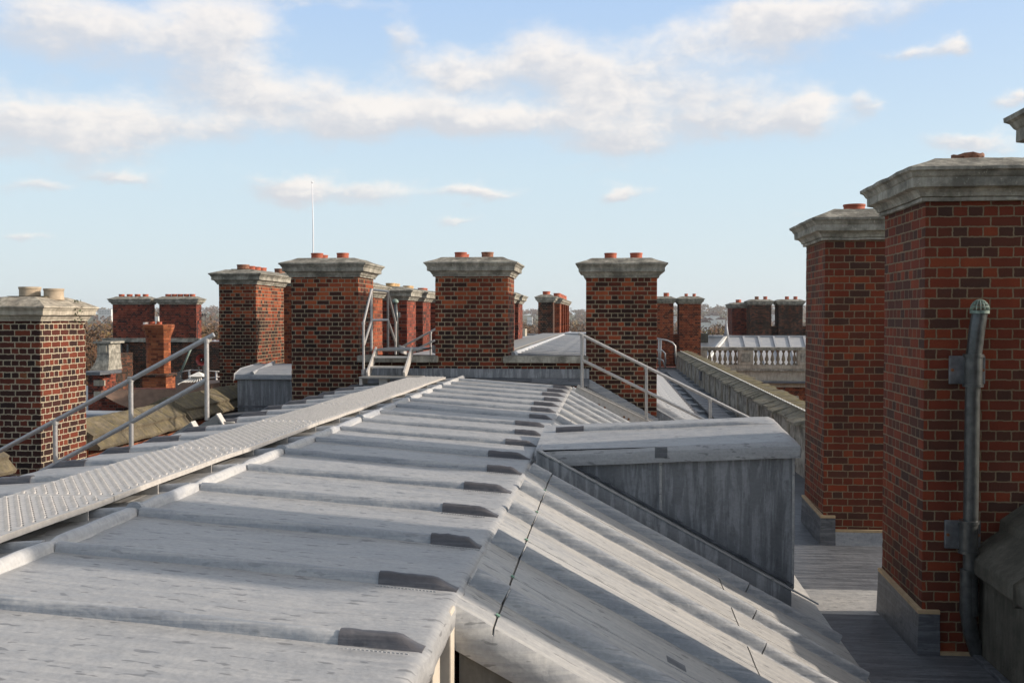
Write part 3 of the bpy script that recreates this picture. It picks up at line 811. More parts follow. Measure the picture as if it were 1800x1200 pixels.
# welt on cheek
wx = XX(1162, DY0)
MB().box(wx - .012, wx + .012, DY0 - .014, DY0 - .001, SZ0 - SP * (wx - SX0) + .17, -1.16).build('welt', 'lead_slope', dm, bevel=.005)
# top : crowned sheet with drip lip
rows = []
nX, nY = 44, 26
for j in range(nY + 1):
    v = j / nY
    y = DY0 - .05 + (DY1 - DY0 + .1) * v
    r_ = []
    for i in range(nX + 1):
        u = i / nX
        x = -.655 + (DX + .05 + .655) * u
        z = -1.185 + .115 * u + .085 * v + .006 * nz(x * 2, y * 3) + .004 * nz(x * 6, y * 6 + 3)
        rx_ = .045
        dl = min(v * (DY1 - DY0 + .1), (1 - u) * 2.2)
        if dl < rx_: z -= (rx_ - dl) ** 2 / rx_ * .6
        r_.append((x, y, z))
    rows.append(r_)
mb = MB(); mb.grid(rows)
fr = rows[0]; mb.grid([[(x, y - .006, z - .10) for x, y, z in fr], [(x, y - .008, z - .02) for x, y, z in fr], fr])
rt = [r_[-1] for r_ in rows]; mb.grid([rt, [(x + .008, y, z - .02) for x, y, z in rt], [(x + .006, y, z - .10) for x, y, z in rt]])
mb.build('top_sheet', 'lead', dm, smooth=True, angle=60)
path = []
for i in range(40):
    x = -.52 + (DX + .53) * i / 39; v = .72
    y = DY0 - .05 + (DY1 - DY0 + .1) * v
    u = (x + .655) / (DX + .705)
    path.append(((x, y, -1.185 + .115 * u + .085 * v - .002), (0, 0, 1), (1, 0, .05)))
hump(MB(), path, .10, .04, .002, [1.0] * 34 + [.9, .7, .5, .3, .15, .05], 5).build('roll', 'lead_roll', dm, smooth=True, angle=60)
path2 = [(p, u_, t_) for p, u_, t_ in path[:6]]
hump(MB(), path2, .115, .05, .001, None, 6).build('roll_end', 'lead_dark', dm, smooth=True, angle=60)
# curb: upstand with sloping top strip
cx1 = 1.50
mb = MB()
cpts = [-.62 + (cx1 + .62) * i / 30 for i in range(31)]
z_s = lambda x: SZ0 - SP * (x - SX0)
mb.grid([[(x, 8.60, z_s(x) - .02) for x in cpts], [(x, 8.60, z_s(x) + .13) for x in cpts], [(x, 8.612, z_s(x) + .155) for x in cpts], [(x, 8.64, z_s(x) + .16) for x in cpts], [(x, DY0 + .01, z_s(x) + .125) for x in cpts]])
mb.add([(cx1, 8.60, z_s(cx1) - .02), (cx1, 8.64, z_s(cx1) + .16), (cx1, DY0 + .01, z_s(cx1) + .125), (cx1, DY0 + .01, z_s(cx1) - .02)], [(0, 1, 2, 3)])
mb.build('curb', 'lead_wall', dm, smooth=True, angle=40)
mb = MB(); mb.beam((-.6, 8.615, z_s(-.6) + .160), (1.72, 8.615, z_s(1.72) + .160), .03, .012); mb.build('curb_welt', 'lead_slope', dm)
mb = MB(); mb.beam((-.45, DY0 - .012, z_s(-.45) + .15), (DX, DY0 - .012, z_s(DX) + .15), .02, .02); mb.build('flashing_edge', 'lead_drk', dm)
for xk in (.0, .62, 1.15):
    MB().obox((xk, DY0 - .03, z_s(xk) + .165), ST, (0, 1, 0), SN, .035, .02, .006).build('clip', 'lead_drk', dm)

MB().box(XX(1152, DY0 - .06), XX(1174, DY0 - .06), DY0 - .062, DY0 - .052, -1.215, -1.12).build('lip_patch', 'lead_drk', dm, bevel=.004)
MB().box(DX - .01, DX + .012, DY0 - .012, DY0 + .005, SZ0 - SP * (DX - SX0) + .12, -1.15).build('corner_welt', 'lead_slope', dm, bevel=.004)
# dormer on the left, beyond the cross wall
d2 = thing('lead_dormer', 'small dark lead covered dormer between two stacks left of the stile', 'dormer', (-6, 20.6, -2.3))
dxl = XX(413, 20)
MB().box(dxl + .04, -4.4, 20, 21.3, -2.9, -1.22).build('cheek', 'lead_wall', d2, bevel=.01)
MB().prism([(19.93, -1.26), (19.95, -1.15), (20.3, -1.06), (21.4, -1.0), (21.4, -1.26)], 'x', dxl, -4.4).build('top_sheet', 'lead_roll', d2, bevel=.02)
MB().prism([(19.985, -1.82), (19.985, -1.78), (20, -1.78), (20, -1.82)], 'x', dxl + .03, -4.4).build('seam', 'lead_drk', d2)
hump(MB(), [((-7.15, 19.95 + .1 * i, -1.14 + .012 * i), (0, 0, 1), (0, 1, .1)) for i in range(14)], .09, .045, .001).build('roll', 'lead_roll', d2, smooth=True)

# cross wall ---------------------------------------------------------------------
cw = thing('parapet_wall', 'low brick cross wall with grey stone coping and lead flashing between the three stacks', 'wall', (-2.3, YR + .2, -1.6))
za = ZZ(950, 626, YR - .1); zb = ZZ(950, 638, YR - .1)
x_l, x_m0, x_m1, x_r = XX(627, YR - .1), XX(769, YR - .1), XX(884, YR - .1), XX(1034, YR - .1)
MB().box(XX(630, YR), XX(1031, YR), YR, YR + .32, -2.0, zb).build('wall', 'brick_mid', cw)
for (p, q) in ((x_l, x_m0), (x_m1, x_r)):
    MB().box(p, q, YR - .10, YR + .42, zb, za).build('coping', 'stone', cw, bevel=.015)
zf0, zf1 = ZZ(900, 648, YR - .03), ZZ(900, 664, YR - .03)
xf0, xf1 = XX(640, YR), XX(1036, YR)
mb = MB()
xs_ = [xf0 + (xf1 - xf0) * i / 40 for i in range(41)]
mb.grid([[(x, YR - .03 - .008 * nz(x * 3, 1), zf0 + .01 * nz(x * 1.5, 8)) for x in xs_], [(x, YR - .045 - .01 * nz(x * 4, 2), (zf0 + zf1) / 2) for x in xs_], [(x, YR - .05 - .012 * nz(x * 3, 3), zf1 + .006 * nz(x * 5, 3)) for x in xs_]])
mb.build('cover_flashing', 'lead_wall', cw, smooth=True)
mb = MB()
mb.grid([[(x, YR - .035, zf1 + .01) for x in xs_], [(x, YR - .055, -1.10) for x in xs_], [(x, YR - .12, RZ - PIT * abs(x - RX) + .01) for x in xs_]])
mb.build('upstand', 'lead_drk', cw, smooth=True)
# stepped flashing on the right stack, along the slope
fl = thing('lead_flashing', 'sloping strip of pale lead flashing along the foot of the stack right of centre', 'flashing', (.2, YR, -1.5))
xa, xb = XX(1033, YR - .05), XX(1157, YR - .05)
n = 9
for i in range(n):
    u0, u1 = xa + (xb - xa) * i / n, xa + (xb - xa) * (i + 1) / n
    f0 = lambda x: ZZ(1033, 664, YR) - .57 * (x - xa)
    MB().add([(u0 - .01, YR - .045 + .004 * (i % 2), f0(u0)), (u1 + .01, YR - .045 + .004 * (i % 2), f0(u1)), (u1 + .01, YR - .06, f0(u1) - .17), (u0 - .01, YR - .06, f0(u0) - .17)], [(0, 1, 2, 3)]).build('flashing_step', 'lead_roll', fl)
MB().add([(xa, YR - .055, f0(xa) - .15), (xb, YR - .055, f0(xb) - .15), (xb, YR - .3, f0(xb) - .34), (xa, YR - .3, f0(xa) - .34)], [(0, 1, 2, 3)]).build('soaker', 'lead_drk', fl)

# far flat roof -------------------------------------------------------------------
fr_ = thing('roofed_building', 'farther, higher flat lead roof beyond the cross wall, with a grey walkway on it', 'roof', (-2, 30, -2.2))
FRX, FREX = XX(938, 24), -.45
FZ = ZZ(930, 611, 24)
def fdeck(x): return FZ - .05 * abs(x - FRX)
rows = []
for j in range(60):
    y = YR + .5 + j * .5
    rows.append([(x, y, fdeck(x) + .006 * nz(x * 2, y * 3)) for x in [-4.7 + (FREX + 4.7) * i / 20 for i in range(21)]])
MB().grid(rows).build('lead_sheet', 'lead', fr_, smooth=True)
MB().box(-4.65, FREX - .02, YR + .55, 47.6, -3, FZ - .3).build('body', 'brick_far', fr_)
hump(MB(), [((FRX, YR + .6 + .5 * i, FZ), (0, 0, 1), (0, 1, 0)) for i in range(56)], .12, .08, .01).build('ridge_roll', 'lead_white', fr_, smooth=True)
for i in range(33):
    y = YR + 1.1 + .85 * i
    hump(MB(), [((FRX + .05 + (FREX - FRX - .1) * k / 8, y, fdeck(FRX + .05 + (FREX - FRX - .1) * k / 8)), (0, 0, 1), (1, 0, 0)) for k in range(9)], .09, .045, .003).build('roll', 'lead_roll', fr_, smooth=True)
MB().box(FRX - .95, FRX - .22, YR + .9, 42, FZ + .02, FZ + .06).build('walkway_plank', 'alu_dark', fr_)
# slope on the right of it, closely rolled
FSX1, FSZ1 = 2.08, -2.36
fs0 = fdeck(FREX) - .1
fsl = (fs0 - FSZ1) / (FSX1 - FREX)
MB().grid([[(FREX + (FSX1 - FREX) * i / 10, y, fs0 - (fs0 - FSZ1) * i / 10) for i in range(11)] for y in (YR - .0, 25, 35, 47)]).build('slope_sheet', 'lead_drk', fr_)  # dark lead imitates the shade between the rolls
for i in range(46):
    y = YR + .35 + .60 * i
    up = (fsl, 0, 1); tn = (1, 0, -fsl)
    o = hump(MB(), [((FREX + (FSX1 - FREX - .3) * k / 6, y, fs0 - (fs0 - FSZ1) * (k / 6) * (FSX1 - FREX - .3) / (FSX1 - FREX)), up, tn) for k in range(7)], .15, .12, .004).build('slope_roll', 'lead_roll', fr_, smooth=True)
    q = FSX1 - .3
    hump(MB(), [((q + .3 * k / 3, y, fs0 - fsl * (q + .3 * k / 3 - FREX)), up, tn) for k in range(4)], .16, .12, .002, [1, 1, .8, .3]).build('roll_end', 'lead_dark', o, smooth=True)
MB().prism([(FREX, fs0 - .01), (FSX1, FSZ1 - .01), (FSX1, -3.2), (FREX, -3.2)], 'y', YR + .0, YR + .03).build('riser', 'lead_wall', fr_)
# gutter with boards
gy0 = 18.3
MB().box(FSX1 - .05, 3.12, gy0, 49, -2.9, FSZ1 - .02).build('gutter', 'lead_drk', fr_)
for i in range(14):
    y = gy0 + 1.2 + 2.0 * i
    MB().box(FSX1 - .02, 3.05, y, y + .12, FSZ1 - .03, FSZ1 + .05).build('drip_step', 'lead_roll', fr_, bevel=.02)
db = thing('duckboard', 'grey slatted duckboard lying along the far gutter beside the stained wall', 'walkway', (2.55, 28, FSZ1))
for s_ in (-.17, .17):
    MB().box(2.52 + s_ - .02, 2.52 + s_ + .02, gy0 + .8, 44, FSZ1 + .05, FSZ1 + .09).build('bearer', 'slat', db)
for i in range(32):
    y = gy0 + .9 + .75 * i
    MB().box(2.32, 2.72, y, y + .66, FSZ1 + .092, FSZ1 + .115).build('slat', 'slat', db)

# long stained parapet wall on the right ----------------------------------------------
pwx = at(1345, 738, 10).x / at(1345, 738, 10).z   # ratio kept for reference
PWX, PWT = 3.06, -1.60
pw = thing('parapet_wall', 'long stained grey parapet wall with mossy slate coping receding on the right', 'wall', (PWX, 30, -2.6))
wy0, wy1 = 13.1, 47.8
MB().grid([[(PWX + .012 * nz(y * 2, z * 3), y, z) for z in [-3.2 + (PWT + 3.2 - .08) * i / 12 for i in range(13)]] for y in [wy0 + (wy1 - wy0) * j / 160 for j in range(161)]]).build('wall', 'render', pw, smooth=True)
MB().box(PWX + .04, PWX + .5, wy0, wy1, -3.2, PWT - .1).build('core', 'render', pw)
# vertical piers in the wall, and slate coping as overlapping courses with ragged edge
for i in range(20):
    y = wy0 + 1.2 + 1.75 * i
    MB().box(PWX - .03, PWX + .02, y, y + .16, -2.6, PWT - .1).build('strip', 'stone_light', pw, bevel=.01)
rnd = random.Random(5)
y = wy0; mb = MB()
while y < wy1:
    w = .42 + .35 * rnd.random()
    x_in = PWX - .05 - .11 * rnd.random(); dz = .025 * rnd.random()
    mb.add([(x_in, y, PWT - .10 + dz), (x_in + .0, y + w, PWT - .115 + dz), (PWX + .24, y + w, PWT + .02), (PWX + .24, y, PWT + .03),
            (x_in, y, PWT - .14 + dz), (x_in, y + w, PWT - .155 + dz), (PWX + .24, y + w, PWT - .06), (PWX + .24, y, PWT - .06)],
           [(0, 1, 2, 3), (4, 7, 6, 5), (0, 4, 5, 1), (1, 5, 6, 2), (0, 3, 7, 4)])
    y += w * .93
mb.build('coping', 'stone_cop', pw)
y = wy0; mb = MB()
while y < wy1:
    w = .32 + .22 * rnd.random(); x_o = PWX + .46 + .16 * rnd.random()
    mb.add([(PWX + .20, y, PWT + .035), (PWX + .20, y + w, PWT + .028), (x_o, y + w, PWT + .055), (x_o, y, PWT + .06), (PWX + .20, y, PWT), (PWX + .20, y + w, PWT)], [(0, 1, 2, 3), (0, 4, 5, 1), (0, 3, 4)])
    y += w * .95
mb.build('mossy_coping', 'moss_slate', pw)
mb = MB(); y = wy0
while y < wy1 - .4:
    mb.obox((PWX + .17, y, PWT + .045), (0, 1, .04), (1, 0, 0), (0, 0, 1), .1, .012, .006); y += .27
mb.build('clips', 'white', pw)
for (px, py) in ((1232, 660), (1262, 722)):
    d = ray(px, py); k_ = PWX / d.x; p = d * k_
    MB().box(PWX - .04, PWX + .03, p.y - .3, p.y + .3, p.z - .15, p.z + .15).build('outlet', 'lead_drk', pw)
# near part of the right parapet, below the big stack
np_ = thing('parapet_wall', 'dark stone parapet with sloping coping at the bottom right corner', 'wall', (3, 6, -3))
NPX = XX(1722, 8.15)
MB().box(NPX + .06, NPX + .8, -1, 8.28, -3.2, -1.92).build('wall', 'stone_dull', np_, bevel=.01)
yy = 8.28
for i in range(8):
    w = .95
    MB().prism([(NPX - .02, -1.99), (NPX - .02, -1.86), (NPX + .30, -1.62), (NPX + .34, -1.62), (NPX + .34, -1.99)], 'y', yy - w + .008, yy - .004).build('coping', 'stone_dull', np_, bevel=.02)
    yy -= w
MB().prism([(NPX + .24, -1.70), (NPX + .25, -1.60), (NPX + .52, -1.40), (NPX + .9, -1.36), (NPX + .9, -1.8)], 'y', 7.2, 8.27).build('ridge_stone', 'stone_dull', np_, bevel=.04)
MB().box(NPX - .0, NPX + .06, -1, 8.28, -3.0, -2.62).build('upstand', 'lead_drk', np_, bevel=.01)
# flashings at the stack feet
def foot(label, x, y0, y1, ztop, zbot, w, zf):
    t = thing('lead_flashing', label, 'flashing', (x, y0, zbot))
    MB().add([(x - .03, y1, ztop + .04), (x - .03, y0 - .03, ztop - .0), (x - .05, y0 - .05, zbot), (x - .05, y1, zbot)], [(0, 1, 2, 3)]).build('side_apron', 'lead_drk', t)
    MB().add([(x - .03, y0 - .03, ztop), (x + .13, y0 - .03, ztop), (x + .13, y0 - .05, zbot), (x - .05, y0 - .05, zbot)], [(0, 1, 2, 3)]).build('corner', 'lead_drk', t)
    MB().add([(x + .13, y0 - .025, zf), (x + w, y0 - .025, zf), (x + w, y0 - .07, zbot), (x + .13, y0 - .07, zbot)], [(0, 1, 2, 3)]).build('front_apron', 'lead_roll', t)
    mb = MB(); mb.prism([(y0 - .034, ztop), (y1, ztop + .04), (y1, ztop + .065), (y0 - .034, ztop + .03)], 'x', x - .036, x + .002).box(x - .030, x + .13, y0 - .037, y0 + .002, ztop + .0, ztop + .028)
    mb.build('mortar_fillet', 'mortar', t)
    MB().box(x + .13, x + w, y0 - .03, y0 + .002, zf + .001, zf + .03).build('mortar_fillet', 'mortar', t)
foot('lead apron with a mortar edge round the foot of the largest red stack', S1X, 8.3, 9.49, -2.33, -2.72, .40, -2.66)
foot('lead apron with a mortar edge round the foot of the second red stack', S1X - .01, 12.0, 13.14, -2.30, -2.72, .79, -2.46)

# vent pipe on the big stack
vp = thing('vent_pipe', 'grey vent pipe with wire cowl strapped to the face of the largest red stack', 'pipe', (XX(1712, 8.2), 8.2, -2.6))
vy = 8.3 - .10
pz = lambda y_: ZZ(1712, y_, vy)
pxx = lambda p: XX(p, vy)
MB().tube([(pxx(1712), vy, pz(1080)), (pxx(1710), vy, pz(960)), (pxx(1711), vy, pz(700)), (pxx(1713), vy, pz(620)), (pxx(1718), vy, pz(575)), (pxx(1722), vy, pz(550))], [.055, .055, .054, .057, .059, .057], 20).build('pipe', 'pipe', vp, smooth=True, angle=60)
MB().tube([(pxx(1706), vy, pz(1000)), (pxx(1706), vy, pz(1075)), (pxx(1712), vy + .0, pz(1110)), (pxx(1728), vy + .05, pz(1150))], .057, 16).build('lower_bend', 'pipe', vp, smooth=True, angle=60)
for (yt, yb_) in ((626, 676), (918, 968)):
    x = pxx(1707 if yt < 800 else 1702); z0, z1 = pz(yb_), pz(yt)
    MB().box(x - .135, x + .135, 8.268, 8.296, z0, z1).build('lug_plate', 'plate', vp, bevel=.006)
    MB().tube([(x + .02, vy, z0 - .01), (x + .02, vy, z1 + .01)], .066, 20).build('collar', 'pipe', vp, smooth=True, angle=40)
    for zz in (z0 - .005, z1 + .005):
        mb = MB(); mb.tube([(x + .02, vy, zz - .012), (x + .02, vy, zz + .012)], .076, 20); mb.build('collar_ring', 'pipe', vp, smooth=True, angle=40)
    for s_ in (-.115, .115):
        MB().tube([(x + s_, 8.272, (z0 + z1) / 2), (x + s_, 8.255, (z0 + z1) / 2)], .012, 8).build('bolt', 'rust', vp)
cwl = thing('wire_cowl', 'green domed wire cowl on top of the vent pipe', 'cowl', (pxx(1722), vy, pz(548)))
cr_ = .068; cc_ = Vector((pxx(1722), vy, pz(546)))
for k_ in range(7):
    a_ = math.pi * k_ / 7; mb = MB()
    mb.tube([cc_ + Vector((math.cos(a_) * cr_ * math.cos(t_), math.sin(a_) * cr_ * math.cos(t_), .085 * math.sin(t_))) for t_ in [math.pi * q / 12 for q in range(13)]], .0045, 6)
    mb.build('wire', 'copper', cwl, smooth=True)
for hgt in (.03, .055, .075):
    rr_ = cr_ * math.sqrt(max(0, 1 - (hgt / .085) ** 2)); mb = MB()
    mb.tube([cc_ + Vector((math.cos(q) * rr_, math.sin(q) * rr_, hgt)) for q in [2 * math.pi * i / 18 for i in range(19)]], .004, 6, False); mb.build('wire', 'copper', cwl, smooth=True)
MB().tube([cc_ + Vector((0, 0, -.022)), cc_ + Vector((0, 0, .002))], .070, 20).build('cowl_ring', 'copper', cwl, smooth=True, angle=40)

# left parapet with mossy coping ----------------------------------------------------
lp = thing('parapet_wall', 'orange brick parapet with lichen covered ridged coping behind the left handrail', 'wall', (-8, 18, -2.6))
MB().box(-8.35, -7.66, 14.41, 22.5, -3.2, -1.95).build('wall', 'brick_orange', lp)
def cop(ya, yb, dz, name='coping'):
    prof = [(-7.50, -1.97), (-7.48, -1.93), (-7.60, -1.80), (-7.58, -1.755), (-7.88, -1.57), (-7.94, -1.54), (-8.0, -1.55), (-8.45, -1.76), (-8.45, -1.97)]
    rows = []
    n_ = max(3, int((yb - ya) / .15))
    for j in range(n_ + 1):
        y = ya + (yb - ya) * j / n_
        rows.append([(x + .012 * nz(x * 5, y * 4), y, z + dz + .014 * nz(x * 6 + 3, y * 3)) for x, z in prof] )
    mb = MB().grid(rows)
    mb.add(rows[0], [tuple(range(len(prof)))]); mb.add(rows[-1], [tuple(range(len(prof)))[::-1]])
    return mb.build(name, 'stone_moss', lp)
for (a, b, dz) in ((14.42, 15.3, 0), (15.31, 16.5, .0), (16.51, 17.75, .005), (17.76, 19.3, .10), (19.31, 20.9, .105), (20.91, 22.4, .10)): cop(a, b, dz)
lp2 = thing('parapet_wall', 'end of a worn stone coping just showing at the left edge below the low stack', 'wall', (-8, 10, -3))
lp_ = lp; lp = lp2
MB().box(-8.35, -7.66, 6, 12.25, -3.2, -1.95).build('wall', 'brick_orange', lp2)
cop(11.2, 12.3, .0); cop(10.0, 11.19, .0); cop(6.0, 9.99, 0)
lp = lp_
# dark lead gutter lead-in near chimney 2
tag(MB().prism([(-8.3, -1.98), (-5.6, -1.75), (-5.6, -1.9), (-8.3, -2.15)], 'y', 19.2, 20.0).build('lead_ledge', 'lead_drk'), 'dark lead ledge in front of the small left dormer', 'ledge')

# ------------------------------------------------------------------ walkway on the roof
wk = thing('roof_walkway', 'perforated aluminium plank walkway running along the ridge of the lead roof', 'walkway', (-3.05, 9, -1.1))
wx0, wx1 = -3.41, -2.80
def walk_z(y): return -1.006 + .003 * math.sin(y * 2.1) + .0015 * math.sin(y * 5.3 + 1) - .002 * y / 2
ya = -.6; pi = 0
while ya < 17.0:
    yb = min(ya + 2.05, 17.35)
    n = 14; rows = []; rb = []
    for j in range(n + 1):
        y = ya + .004 + (yb - ya - .008) * j / n
        z = walk_z(y)
        rows.append([(wx0, y, z - .03), (wx0, y, z), (wx1, y, z), (wx1, y, z - .032), (wx1 - .012, y, z - .032), (wx1 - .012, y, z - .006), (wx0 + .01, y, z - .006)])
    mb = MB().grid([r_[::-1] for r_ in rows]); mb.add(rows[0], [(0, 1, 2, 3, 4, 5, 6)]); mb.add(rows[-1], [(6, 5, 4, 3, 2, 1, 0)])
    plank = mb
    # raised grip teeth and the slots behind them
    mb = MB(); mh = MB(); py = ya + .04; k = 0
    while py < yb - .035:
        x = wx0 + .04 + (.033 if k % 2 else 0)
        z = walk_z(py)
        while x < wx1 - .03:
            mb.add([(x - .016, py, z + .0005), (x - .008, py - .010, z + .0005), (x + .008, py - .010, z + .0005), (x + .016, py, z + .0005), (x + .008, py + .008, z + .015), (x - .008, py + .008, z + .015)],
                   [(0, 1, 5), (1, 2, 4, 5), (2, 3, 4)])
            mh.add([(x - .020, py + .003, z + .0015), (x + .020, py + .003, z + .0015), (x + .012, py + .022, z + .0015), (x - .012, py + .022, z + .0015)], [(0, 1, 2, 3)])
            x += .066
        py += .052; k += 1
    plank.add(mb.v, mb.f); nslot = len(mh.f); plank.add(mh.v, mh.f)
    pl = plank.build('plank', 'alu', wk, recalc=False)
    pl.data.materials.append(M['cable'])
    for q in list(pl.data.polygons)[-nslot:]: q.material_index = 1
    ya = yb
for i in range(21):
    y = .1 + .86 * i
    if y > 17.3: break
    z = walk_z(y)
    b_ = MB().box(wx0 + .02, wx1 - .002, y, y + .008, RZ - .04, z - .008).box(wx0 + .02, wx1 - .002, y, y + .05, RZ - .05, RZ - .035).build('bracket', 'alu', wk)
    for s_ in (.08, .13):
        MB().tube([(wx1 - s_, y - .001, z - .05), (wx1 - s_, y - .008, z - .05)], .008, 8).build('bolt', 'rust', b_)
mb = MB(); mb.box(wx0 + .02, wx0 + .06, -.6, 17.3, RZ - .075, RZ - .04).box(wx1 - .10, wx1 - .07, -.6, 17.3, RZ - .055, RZ - .02); mb.build('runner', 'alu_dark', wk)

# ------------------------------------------------------------------ stile over the cross wall
stl = thing('metal_stile', 'aluminium step over stile with tall handrail crossing the low wall', 'stile', (-3.7, 17.6, -1.15))
SL, SRt = XX(652, 17.5), XX(716, 17.5)
pz0 = ZZ(690, 661, 17.2); pz1 = ZZ(700, 613, 18.0)
MB().box(XX(636, 17.2), XX(742, 17.2), 16.95, 17.45, pz0 - .03, pz0).build('lower_platform', 'alu_dark', stl, bevel=.004)
MB().box(XX(668, 17.2), XX(683, 17.2), 17.1, 17.3, pz0 - .2, pz0 - .03).build('foot', 'alu', stl)
MB().box(XX(636, 17.2), XX(641, 17.2), 17.0, 17.4, pz0 - .14, pz0 - .03).build('foot', 'alu', stl)
for x in (SL, SRt):
    mb = MB(); mb.beam((x, 17.22, pz0), (x, 17.92, pz1 - .03), .035, .16); mb.build('stringer', 'alu', stl, bevel=.004)
    mb = MB(); mb.beam((x + .19, 19.6, pz0 + .35), (x + .19, 19.0, pz1 - .03), .035, .14); mb.build('rear_stringer', 'alu', stl, bevel=.004)
for tt in (.33, .70):
    y = 17.22 + .7 * tt; z = pz0 + (pz1 - pz0) * tt
    MB().box(SL + .02, SRt - .02, y - .1, y + .1, z - .018, z + .012).build('tread', 'alu', stl, bevel=.005)
MB().box(SL - .04, SRt + .14, 17.85, 19.1, pz1 - .035, pz1).build('top_platform', 'alu_dark', stl, bevel=.004)
hx = XX(654, 17.9) - .01
tr = .022
hz = lambda y_, Y_: ZZ(660, y_, Y_)
P1 = (hx, 17.3, hz(568, 17.3)); P1b = (hx, 17.3, hz(657, 17.3))
P2 = (hx, 17.9, hz(509, 17.9)); P2b = (hx, 17.9, pz1 - .03)
P3 = (hx, 19.25, P2[2]); P3b = (hx, 19.25, pz1 - .03)
P4 = (hx, 19.95, P1[2]); P4b = (hx, 19.95, P1[2] - .75)
for a_, b_, nm in ((P1b, P1, 'post'), (P2b, P2, 'post'), (P3b, P3, 'post'), (P4b, P4, 'post'), (P1, P2, 'rail'), (P2, P3, 'rail'), (P3, P4, 'rail'),
                   ((hx, 17.9, (P2[2] + P2b[2]) / 2), (hx, 19.25, (P2[2] + P2b[2]) / 2), 'mid_rail'), ((hx, 17.32, P1[2] - .38), (hx, 17.9, (P2[2] + P2b[2]) / 2), 'mid_rail'),
                   ((hx, 19.25, (P2[2] + P2b[2]) / 2), (hx, 19.93, P1[2] - .38), 'mid_rail')):
    mb = MB(); mb.tube([a_, b_], tr, 12); mb.build(nm, 'galv', stl, smooth=True, angle=50)
for p in (P1, P2, P3, P4):
    MB().tube([(p[0], p[1], p[2] - .025), (p[0], p[1], p[2] + .02)], .03, 10).build('clamp', 'galv', stl, smooth=True, angle=50)
MB().tube([(P1b[0], P1b[1], P1b[2] - .02), (P1b[0], P1b[1], P1b[2] + .07)], .038, 10).build('clamp', 'galv', stl, smooth=True, angle=50)

# railings ----------------------------------------------------------------------------
def railing(label, Y, top, mid, posts, group='galvanised tube handrails', r=.021, grp=True):
    """top, mid: lists of (px,py); posts: (px, ytop, ybot) all in plane Y"""
    p0 = at(posts[0][0], posts[0][2], Y)
    t = thing('handrail', label, 'handrail', (p0.x, Y, p0.z), group)
    for pts, nm in ((top, 'top_rail'), (mid, 'mid_rail')):
        if pts:
            mb = MB(); mb.tube([at(px, py, Y) for px, py in pts], r, 12); mb.build(nm, 'galv', t, smooth=True, angle=50)
    for (px, y0_, y1_) in posts:
        a_ = at(px, y0_, Y); b_ = at(px, y1_, Y)
        mb = MB(); mb.tube([(b_.x, Y, b_.z), (b_.x, Y, a_.z)], r, 12); po = mb.build('post', 'galv', t, smooth=True, angle=50)
        for s_ in ((a_.z,),):
            MB().tube([(b_.x, Y, a_.z - .04), (b_.x, Y, a_.z + .012)], r * 1.35, 12).build('clamp', 'galv', po, smooth=True, angle=50)
    return t
LYR = 11.2
railing('galvanised tube handrail on three posts sloping down to the left edge', LYR, [(376, 588), (0, 792), (-120, 857)], [(362, 668), (230, 742), (110, 808), (-60, 900)],
        [(364, 596, 738), (231, 664, 800), (98, 740, 850)], r=.027)
railing('galvanised tube handrail sloping down to the right in front of the stack right of centre', 17.2, [(1017, 585), (1022, 588), (1330, 741), (1500, 826)], [(1024, 633), (1245, 741), (1420, 830)],
        [(1023, 590, 680), (1136, 645, 745), (1248, 702, 790)], r=.026)
railing('thin handrail with one post left of the middle stack, beyond the wall', 20.8, [(700, 613), (768, 577)], [(716, 622), (764, 598)], [(757, 583, 632)], r=.022)
# stair stringer beside the right handrail
ss = thing('stair_stringer', 'long aluminium channel lying down the slope beside the right handrail', 'stringer', (0, 17.2, -1.3))
a_ = at(1014, 680, 17.2); b_ = at(1215, 776, 17.2)
ad = (b_ - a_).normalized(); upn = Vector((-ad.z, 0, ad.x)).normalized()
MB().obox((a_ + b_) / 2 - upn * .09, ad, (0, 1, 0), upn, (b_ - a_).length / 2, .006, .095).build('web', 'alu', ss)
MB().obox((a_ + b_) / 2 + upn * .01, ad, (0, 1, 0), upn, (b_ - a_).length / 2, .04, .005).build('flange', 'alu', ss)
MB().obox((a_ + b_) / 2 - upn * .19, ad, (0, 1, 0), upn, (b_ - a_).length / 2, .04, .005).build('flange', 'alu', ss)
for q in (.22, .27, .44, .48, .72, .76):
    c = a_.lerp(b_, q) - upn * .11
    MB().tube([(c.x, 17.19, c.z), (c.x, 17.178, c.z)], .018, 10).build('bolt', 'rust', ss)
mb = MB()
mb.obox((a_ + b_) / 2 + Vector((0, .6, 0)) - upn * .09, ad, (0, 1, 0), upn, (b_ - a_).length / 2, .006, .095); mb.build('rear_web', 'alu', ss)
for i in range(7):
    c = a_.lerp(b_, (i + .5) / 7) + Vector((0, .3, 0)) - upn * .06
    MB().box(c.x - .1, c.x + .1, 16.92 + .3, 17.48 + .3, c.z - .015, c.z + .01).build('tread', 'alu_dark', ss)
